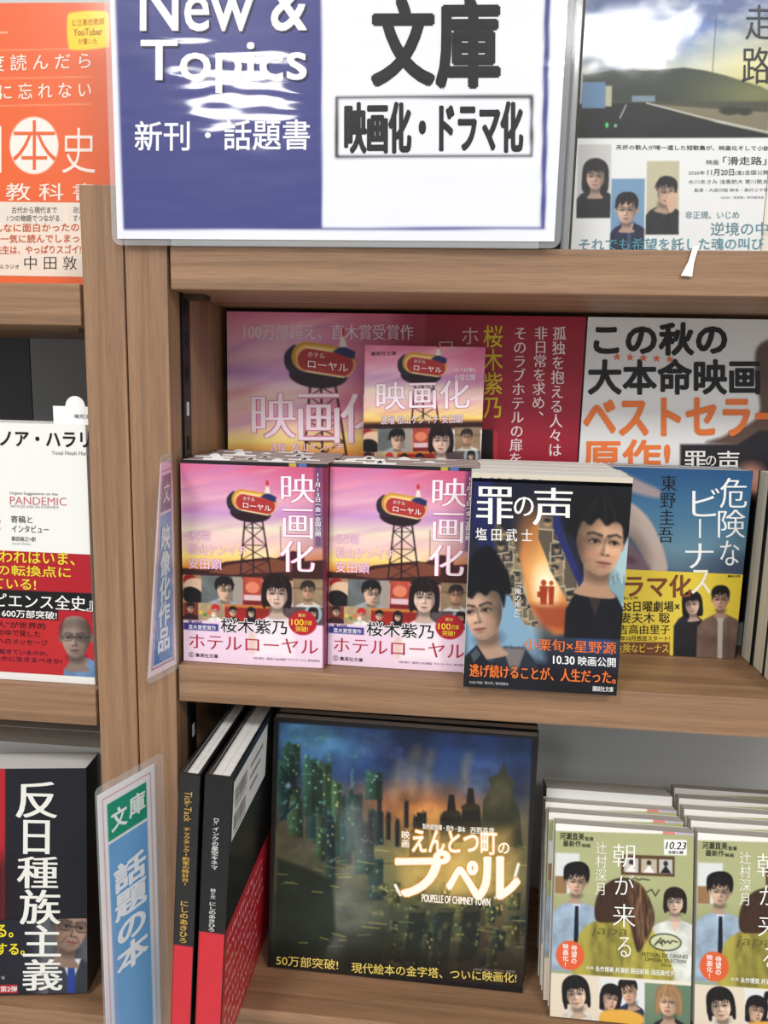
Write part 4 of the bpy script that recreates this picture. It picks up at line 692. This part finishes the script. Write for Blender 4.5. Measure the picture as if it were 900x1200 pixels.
WO = {}
def plank(name, m, par, x0, x1, y0, y1, z0, z1, bev=.8):
    cx, cy, cz = (x0+x1)/2, (y0+y1)/2, (z0+z1)/2
    o = link(name, MB().box(x0-cx, x1-cx, y0-cy, y1-cy, z0-cz, z1-cz).mesh(name, m, bevel=bev), par)
    w = Vector(P(cx, cy, cz)); o.location = w-WO.get(par.name, par.location); WO[o.name] = w; return o
BR = mat('bracket_brown', (70, 56, 48), .4, .5); BLK = mat('slot_black', (8, 8, 8), .9)
def bookcase(x0, x1, shelves, label):
    """x0..x1: outer faces of the two posts"""
    t = empty('bookcase', P((x0+x1)/2, 610, -1450)); tag(t, label, 'bookcase')
    for xa in (x0, x1-29.3):
        f = xa == x0
        plank('post', WV, t, xa, xa+29.3, 520, 543, -1450, 128)
        plank('side_panel', WV, t, xa+(3 if f else 0), xa+(29.3 if f else 26), 559, 700, -1450, 100)
        ux = xa+26.5 if f else xa-1.5
        u = plank('slotted_upright', DARK, t, ux, ux+4.3, 544, 558.5, -1440, 120, 0)
        for k in range(24):
            z = 105-k*25; hx = ux+4.3 if f else ux
            plank('slot', BLK if k % 5 else GREYP, u, hx-.3, hx+.3, 549, 553.5, z-5, z+5, 0)
    for z in shelves:
        plank('shelf', WH, t, x0+31.5, x1-31.5, 520, 699, z-28, z, .9)
        for a, b in ((x0+31, x0+46), (x1-46, x1-31)): plank('shelf_bracket', BR, t, a, b, 545, 560, z-31.5, z-28.1, 0)
    plank('plinth', WH, t, x0+31.5, x1-31.5, 545, 699, -1450, -1370)
    return t
bR = bookcase(-228.5, 640, (89, -205, -485, -800, -1090), 'walnut brown bookcase on the right, its shelves filled with face-out novels and film promotions')
plank('back_panel', GREYP, bR, -228, 640, 701, 706, -1450, 60, 0); plank('back_panel', DGREY2, bR, -228, 640, 701, 706, 61, 620, 0)
bL = bookcase(-1120, -229.7, (64, -229, -505, -800, -1090), 'walnut brown bookcase on the left with a charcoal back panel')
plank('back_panel', DGREY2, bL, -1120, -404, 701, 706, -1450, 60, 0); plank('back_panel', DGREY, bL, -403, -229, 701, 706, -1450, 60, 0); plank('back_panel', GREYP, bL, -1120, -229, 701, 706, 61, 620, 0)

# ================================================================ books
FLAT = {}
def jm(col, rough=.4): return mat('jacket_%d_%d_%d' % col, col, rough, coat=.2)
def book(label, w, h, t, fronts, jacket, pages, at, lean=0, yaw=0, roll=0, group=None, side='right', name='paperback', cat='book'):
    r = empty(name, (0, 0, 0)); tag(r, label, cat, group); place(r, at, t, lean, yaw, roll)
    s = 1 if side == 'right' else -1; J = jacket
    m = MB()
    m.box(-w/2, w/2, .02, .25, 0, h); m.box(-w/2, w/2, t-.25, t-.02, 0, h)
    a, b = sorted((s*(w/2-.5), s*w/2)); m.box(a, b, .02, t-.02, 0, h)
    link('cover', m.mesh('cover', J), r)
    a, b = sorted((s*(w/2-.6), -s*(w/2-.7))); link('page_block', MB().box(a, b, .28, t-.28, .3, h-.2).mesh('page_block', pages, bevel=.3), r)
    for f in fronts: link(f.name, f, r)
    return r
def place(r, at, t, lean=0, yaw=0, roll=0):
    a = math.radians(lean); r.location = P(at[0], at[1], at[2]+t*math.sin(a)+.3+abs(math.sin(math.radians(roll)))*106); r.rotation_euler = (-a, math.radians(roll), math.radians(yaw))
ORD = ['front', 'second', 'third', 'fourth', 'fifth', 'sixth', 'seventh', 'eighth', 'ninth', 'tenth', 'eleventh', 'twelfth']
rj = random.Random(5)
def stack(root, n, at, t, step, what, lean=0, yaw=0, jx=1., jz=0, offs=None):
    for k in range(1, n):
        c = copy_tree(root); c['label'] = '%s from front in %s' % (ORD[k], what)
        dx = offs[k-1] if offs else rj.uniform(-jx, jx)
        place(c, (at[0]+dx, at[1]+step*k, at[2]+rj.uniform(0, jz)), t, lean, yaw*(1 if k < 2 else .3))

fh = art_hotel(); J = jm((120, 34, 60)); G1 = 'pink sunset paperbacks, left stack'
hotA = book('pink sunset paperback with a neon motel sign, front copy of the stack beside the post', 106, 149.6, 8.6, [art_strip(106, 149.6, 'h'), fh], J, PG_GREY, (-143, 530, -205), 0, 1, group=G1)
stack(hotA, 10, (-143, 530, -205), 8.6, 9.2, 'the pink sunset paperback stack beside the post', jx=1.6, yaw=1)
G2 = 'pink sunset paperbacks, right stack'
hotB = copy_tree(hotA); tag(hotB, 'pink sunset paperback with a neon motel sign, front copy beside the dark thriller', 'book', G2); place(hotB, (-36.5, 539, -205), 8.6)
stack(hotB, 7, (-36.5, 539, -205), 8.6, 9.2, 'the pink sunset paperback stack beside the dark thriller', jx=1.2)
G3 = 'dark thriller paperbacks'; AZ = (62.5, 510, -205)
zai = book('thick dark paperback with two men and glowing torn photographs, front copy of its stack', 104, 149.5, 24, [art_strip(104, 149.5, 'z'), art_zai()], jm((226, 222, 212)), PG_WHITE, AZ, 0, group=G3)
stack(zai, 4, AZ, 24, 25, 'the two-men thriller stack', 0, jx=1.5)
vf, vb = art_venus(); AV = (169.5, 600, -205)
ven = book('blue paperback with a yellow belly band showing a couple, beside the dark thriller', 106, 148, 13, [vf, vb], jm((86, 110, 130)), PG_GREY, AV, group='blue and yellow banded paperbacks')
stack(ven, 2, AV, 13, 15, 'the blue paperback pile with yellow bands')
AK = (283, 521, -205)
blk = book('thick cream-edged paperback with black jacket, front of the pile right of the blue paperback', 106, 148, 20, [], jm((24, 22, 26)), PG_CREAM, AK, group='black-jacketed paperbacks at the right edge')
stack(blk, 4, AK, 20, 22.5, 'the black-jacketed right edge pile', jx=.8)
AP = (-35.5, 562, -485); pp = book('square black-framed picture book of a smoky chimney town at dusk', 211, 217, 9, [art_poup()], jm((20, 20, 22)), PG_GREY, AP, 3, roll=.6, group='square picture books', side='left', name='picture_book')
c = copy_tree(pp); c['label'] = 'second square black picture book, directly behind the chimney town one'; place(c, (-33.5, 572.5, -484), 9, 3, 0, .3)
c = copy_tree(pp); c['label'] = 'rearmost square black picture book behind the chimney town pair'; place(c, (-32, 583, -484), 9, 3, 0, 0)
fa = art_asa(); AA = (142, 538, -485); T = 14.5; GA = 'olive green novels, left pile'
asa = book('olive green paperback with five people on the cover, front copy of the left pile', 106, 147, T, [fa], jm((232, 230, 222)), PG_GREY, AA, 13, group=GA)
stack(asa, 3, AA, T, T/math.cos(.227)+.9, 'the left pile of olive green novels', 13, offs=(-3.5, -4.5))
gb = book('thick grey-topped paperback with plain white jacket behind the left olive green pile', 104, 147, 31, [], jm((232, 232, 230)), PG_GREY, (139, 585.5, -485), 13)
AB = (251.5, 540, -485); GB = 'olive green novels, right pile'
c = copy_tree(asa); tag(c, 'olive green paperback with five people on the cover, front copy of the right pile', 'book', GB); place(c, AB, T, 13)
stack(c, 5, AB, T, T/math.cos(.227)+2.2, 'the right pile of olive green novels', 13, jx=.8)
# left bookcase
ha, hb = art_hara(); AH = (-330, 530, -229)
har = book('white hardback with a red belly band and a bald bespectacled man, left bookcase', 128, 196, 16, [ha, hb], jm((238, 238, 236)), PG_WHITE, AH, name='hardback', group='white hardbacks with red bands')
stack(har, 2, AH, 16, 17, 'the white hardback pair with red bands', jx=.5)
na, nb = art_han(); AN = (-350, 527, -505)
han = book('black hardback with tall white title and an elderly man on its band, bottom left', 128, 190, 34, [na, nb], jm((28, 30, 38)), PG_WHITE, AN, 6, 9, name='hardback')
hb2 = book('thick grey hardback directly behind the black hardback at bottom left', 128, 189, 29, [], jm((222, 222, 220)), PG_GREY, (-356, 598, -505), 0, 0, name='hardback', group='grey hardbacks at the bottom left')
stack(hb2, 3, (-356, 598, -505), 29, 30, 'the grey hardbacks behind the black one', 0, 0, jx=1.5)
oa, ob = art_orange(); book('orange hardback with a yellow round sticker on the upper left shelf', 148, 210, 18, [oa, ob], jm((236, 120, 70)), PG_CREAM, (-336, 585, 64), 3, 2, name='hardback')
run = book('novel with a runway and mountains under clouds, standing on the top right shelf', 128, 188, 20, [art_runway()], jm((236, 238, 238)), PG_CREAM, (138, 573, 89), 0, 0, name='hardback')
book('cream-edged hardback at the top right edge beside the runway novel', 128, 192, 22, [], jm((232, 226, 214)), PG_CREAM, (267.5, 576, 89), name='hardback')

# picture books standing spine outwards
def spine_book(label, name, t, h, d, spine, at, roll, extra=()):
    r = empty(name, P(at[0], at[1], at[2]+.8)); r.rotation_euler = (0, math.radians(roll), 0); tag(r, label, 'book')
    K = jm((18, 19, 22), .3)
    for s in (-1, 1):
        a, b = sorted((s*(t/2-2.2), s*t/2)); link('cover_board', MB().box(a, b, 1.6, d, 0, h).mesh('cover_board', K, bevel=.6), r)
    pr = [(-t/2+.3, 3), (-t/2+.2, 1.6), (-t/4, .35), (t/4, .35), (t/2-.2, 1.6), (t/2-.3, 3)]
    link('spine', MB().prism(pr, .2, h-.2).mesh('spine', K), r)
    o = link('printed_spine', spine, r); o.location = (0, 0, 0)
    n = 2; g = (t-5.4)/n
    for k in range(n): link('page_block', MB().box(-t/2+2.6+k*(g+.1), -t/2+2.6+k*(g+.1)+g-.1, 3.2, d-4, 3, h-3.5).mesh('page_block', pages_mat('pages_side', (236, 236, 234), (210, 210, 208)), bevel=.3), r)
    for me, y, z in extra:
        e = link(me.name, me, r); e.rotation_euler = (0, 0, math.pi/2); e.location = ((t/2+.05)/1000, y/1000, z/1000)
    return r
GD = (206, 168, 84); WT = (226, 226, 226)
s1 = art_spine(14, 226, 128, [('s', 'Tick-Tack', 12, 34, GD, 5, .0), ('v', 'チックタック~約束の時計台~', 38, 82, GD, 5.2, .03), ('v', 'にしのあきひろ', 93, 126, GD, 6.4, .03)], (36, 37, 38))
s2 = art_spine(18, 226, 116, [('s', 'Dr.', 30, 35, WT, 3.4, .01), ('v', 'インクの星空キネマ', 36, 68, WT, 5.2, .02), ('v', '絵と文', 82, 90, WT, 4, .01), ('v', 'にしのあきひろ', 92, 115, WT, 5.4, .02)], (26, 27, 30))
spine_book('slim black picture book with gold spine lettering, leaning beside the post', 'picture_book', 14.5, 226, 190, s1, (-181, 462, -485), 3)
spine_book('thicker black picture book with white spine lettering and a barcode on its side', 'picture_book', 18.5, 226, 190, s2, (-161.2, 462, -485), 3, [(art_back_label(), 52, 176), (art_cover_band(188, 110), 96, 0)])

# ================================================================ promotion boards, signs, cards
def board(name, label, art, w, h, t, at, core, cat='promotion board', yaw=0, group=None):
    r = empty(name, P(*at)); r.rotation_euler = (0, 0, math.radians(yaw)); tag(r, label, cat, group)
    link('backing_board', MB().box(-w/2, w/2, .1, t, 0, h).mesh('backing_board', core), r); link('printed_sheet', art, r); return r
CB = mat('card_core', (205, 200, 196), .7)
board('promotion_board', 'pink and dark red promotion board at the back of the middle shelf', art_promo_left(), 290, 262, 3, (-48, 634, -204.6), CB)
board('promotion_board', 'white promotion board with bold black and orange lettering at the back', art_promo_right(), 254, 262, 3, (225.5, 634, -204.6), CB)
board('promotion_card', 'small rounded pink film card standing behind the pink paperbacks', art_small_promo(), 93, 236, 1.2, (-28, 606, -205), CB)
FILM = mat('clear_film', (236, 240, 244), .12, coat=1, alpha=.16)
def rr(w, h, r, x0=0, z0=0):
    p = []
    for cx, cz, a in ((w/2-r, h-r, 0), (-w/2+r, h-r, 90), (-w/2+r, r, 180), (w/2-r, r, 270)):
        for k in range(5): q = math.radians(a+k*22.5); p.append((x0+cx+r*math.cos(q), z0+cz+r*math.sin(q)))
    return p
t = empty('aisle_sign', P(-87, 511.5, 92)); tag(t, 'large laminated blue and white shelf sign at the top', 'sign')
link('printed_sheet', art_sign(), t)
link('backing_sheet', MB().box(-142.4, 142.4, .1, .5, .1, 199.9).mesh('backing_sheet', mat('white_card', (236, 236, 240), .6)), t)
link('laminate_film', MB().prism(rr(293, 209, 6, 0, -4), .6, 1.0, 'y').mesh('laminate_film', FILM), t)
t = empty('label_rail', P(-75, 524, 89.2)); tag(t, 'white plastic strip lying on the top shelf under the blue sign', 'shelf strip')
link('strip', MB().box(-122, 122, 0, 14, 0, 4.2).mesh('strip', mat('white_plastic', (232, 234, 234), .3), bevel=.5), t); link('lip', MB().box(-122, 122, -1.2, 0, 0, 6).mesh('lip', mat('white_plastic', (232, 234, 234), .3), bevel=.3), t)
t = empty('acrylic_stand', P(66, 560, 89.2)); tag(t, 'clear acrylic stand between the blue sign and the runway novel', 'display stand')
AC = mat('acrylic', (200, 206, 210), .08, coat=1, alpha=.35); ACE = mat('acrylic_edge', (170, 174, 174), .2, coat=1)
link('side_plate', MB().box(-4, -1.5, -28, 60, 0, 220).mesh('side_plate', AC), t); link('edge', MB().box(1, 5, 2, 9, 0, 220).mesh('edge', ACE, bevel=.5), t); link('base_plate', MB().box(-4, 5, -28, 60, -.1, 1.5).mesh('base_plate', AC), t)
t = empty('bookmark', P(140, 517.6, 73)); tag(t, 'white paper bookmark end hanging over the top shelf edge', 'bookmark')
link('paper', MB().prism([(-4, 0), (3, -.5), (3.4, 8), (5.4, 18), (2, 18), (0, 9)], 0, .5, 'y').mesh('paper', mat('white_paper', (246, 246, 246), .7)), t)
# divider cards standing out from between post and books
def divider(label, art, w, h, near, far, film):
    n, f = Vector(P(*near)), Vector(P(*far)); d = (f-n); yaw = math.atan2(d.y, d.x); t = empty('divider_card', (n+f)/2, (0, 0, yaw)); t.location.z = n.z; tag(t, label, 'shelf divider')
    link('printed_sheet', art, t); link('laminate_film', MB().prism(rr(w+film*2, h+10, 4, film*.75, -5), .35, .8, 'y').mesh('laminate_film', FILM), t); link('backing_sheet', MB().box(-w/2, w/2, .06, .3, 0, h).mesh('backing_sheet', mat('white_card', (236, 236, 240), .6)), t)
    return t
divider('laminated divider card with green and pale blue panels beside the black picture books', art_card2(), 50, 236, (-223, 441, -502), (-203.5, 487, -502), 5)
dv = divider('narrow laminated divider card in blue and pink between post and pink paperbacks', art_card1(), 30, 150, (-200.5, 489, -204), (-198.2, 519, -204), 1.5)
for ch in dv.children:                                   # the card is a little warped: its near edge twists
    for v in ch.data.vertices:
        u = (v.co.x*1000+15)/30; v.co.y -= .0065*(1-u)*(2*v.co.z/.150-1)
# order slips: folded paper tabs with a round top tucked into books
def slip(at, label, w=24, star=False, fold=62, group='order slips in the pink paperbacks'):
    t = empty('order_slip', P(*at)); tag(t, label, 'order slip', group)
    WP = mat('white_paper', (246, 246, 246), .7); r = 4.2
    link('slip', MB().box(-w/2, w/2, -.1, .1, -14, 1.2).mesh('slip', WP), t)
    p = [(-w/2, 0), (w/2, 0), (w/2, 4.5), (r, 4.5)]+[(r*math.cos(a), 4.5+r*math.sin(a)) for a in np.linspace(.2, 2.94, 8)]+[(-r, 4.5), (-w/2, 4.5)]
    o = link('folded_tab', MB().prism(p, -.1, .1, 'y').mesh('folded_tab', WP), t); o.location = (0, 0, .0012); o.rotation_euler = (-math.radians(fold), 0, 0)
    if star:
        m = MB(); m.prism([((3.1 if i % 2 == 0 else 1.25)*math.sin(i*math.pi/5), 5+(3.1 if i % 2 == 0 else 1.25)*math.cos(i*math.pi/5)) for i in range(10)], -.28, -.12, 'y')
        s = link('star', m.mesh('star', mat('black_ink', (20, 20, 20), .6)), o)
    return t
WHERE = ['near the post', 'near its middle', 'near its right end']
k = 0
for i, (bk, x, st) in enumerate(((0, -172, 0), (0, -128, 0), (1, -150, 1), (2, -180, 0), (2, -112, 1), (3, -144, 1), (4, -166, 0), (5, -122, 1), (6, -150, 0), (7, -175, 0), (8, -130, 1))):
    slip((x, 534.3+9.2*bk, -57.3), '%s order slip %s in the left pink pile, book %s from the front' % ('starred' if st else 'plain white', 'left' if x < -150 else 'right', ORD[bk] if bk else 'first'), 20+(i*7) % 12, st, 68+(i*5) % 14)
for i, (bk, x, st) in enumerate(((0, -55, 1), (1, -78, 0), (2, -20, 0), (3, -66, 1), (4, -40, 0), (5, -12, 0))):
    slip((x, 543.3+9.2*bk, -57.3), '%s order slip in the right pink pile, book %s from the front' % ('starred' if st else 'plain white', ORD[bk] if bk else 'first'), 24, st, 68+(i*5) % 14)
t = empty('order_slip', P(-272, 538, -34)); tag(t, 'grey-white order slip with round top tab rising from the white hardback', 'order slip')
WP = mat('white_paper', (246, 246, 246), .7)
link('slip', MB().prism([(-22, -10), (30, -10), (30, 14), (2.5, 14)]+[(-5+7.5*math.cos(a), 14+7.5*math.sin(a)) for a in np.linspace(.0, 3.14, 10)]+[(-22, 14)], -.1, .1, 'y').mesh('slip', WP), t)
cs = Cv(30, 4, res=2, bg=(240, 240, 240)); cs.txt('補充注文カード', 1, .5, 28, 3.6, (70, 70, 74)); o = link('lettering', cs.mesh('lettering', PR_MATT), t); o.location = (.008, -.0002, .005)

COL.objects.unlink(tob); bpy.data.objects.remove(tob)
bpy.context.view_layer.update()
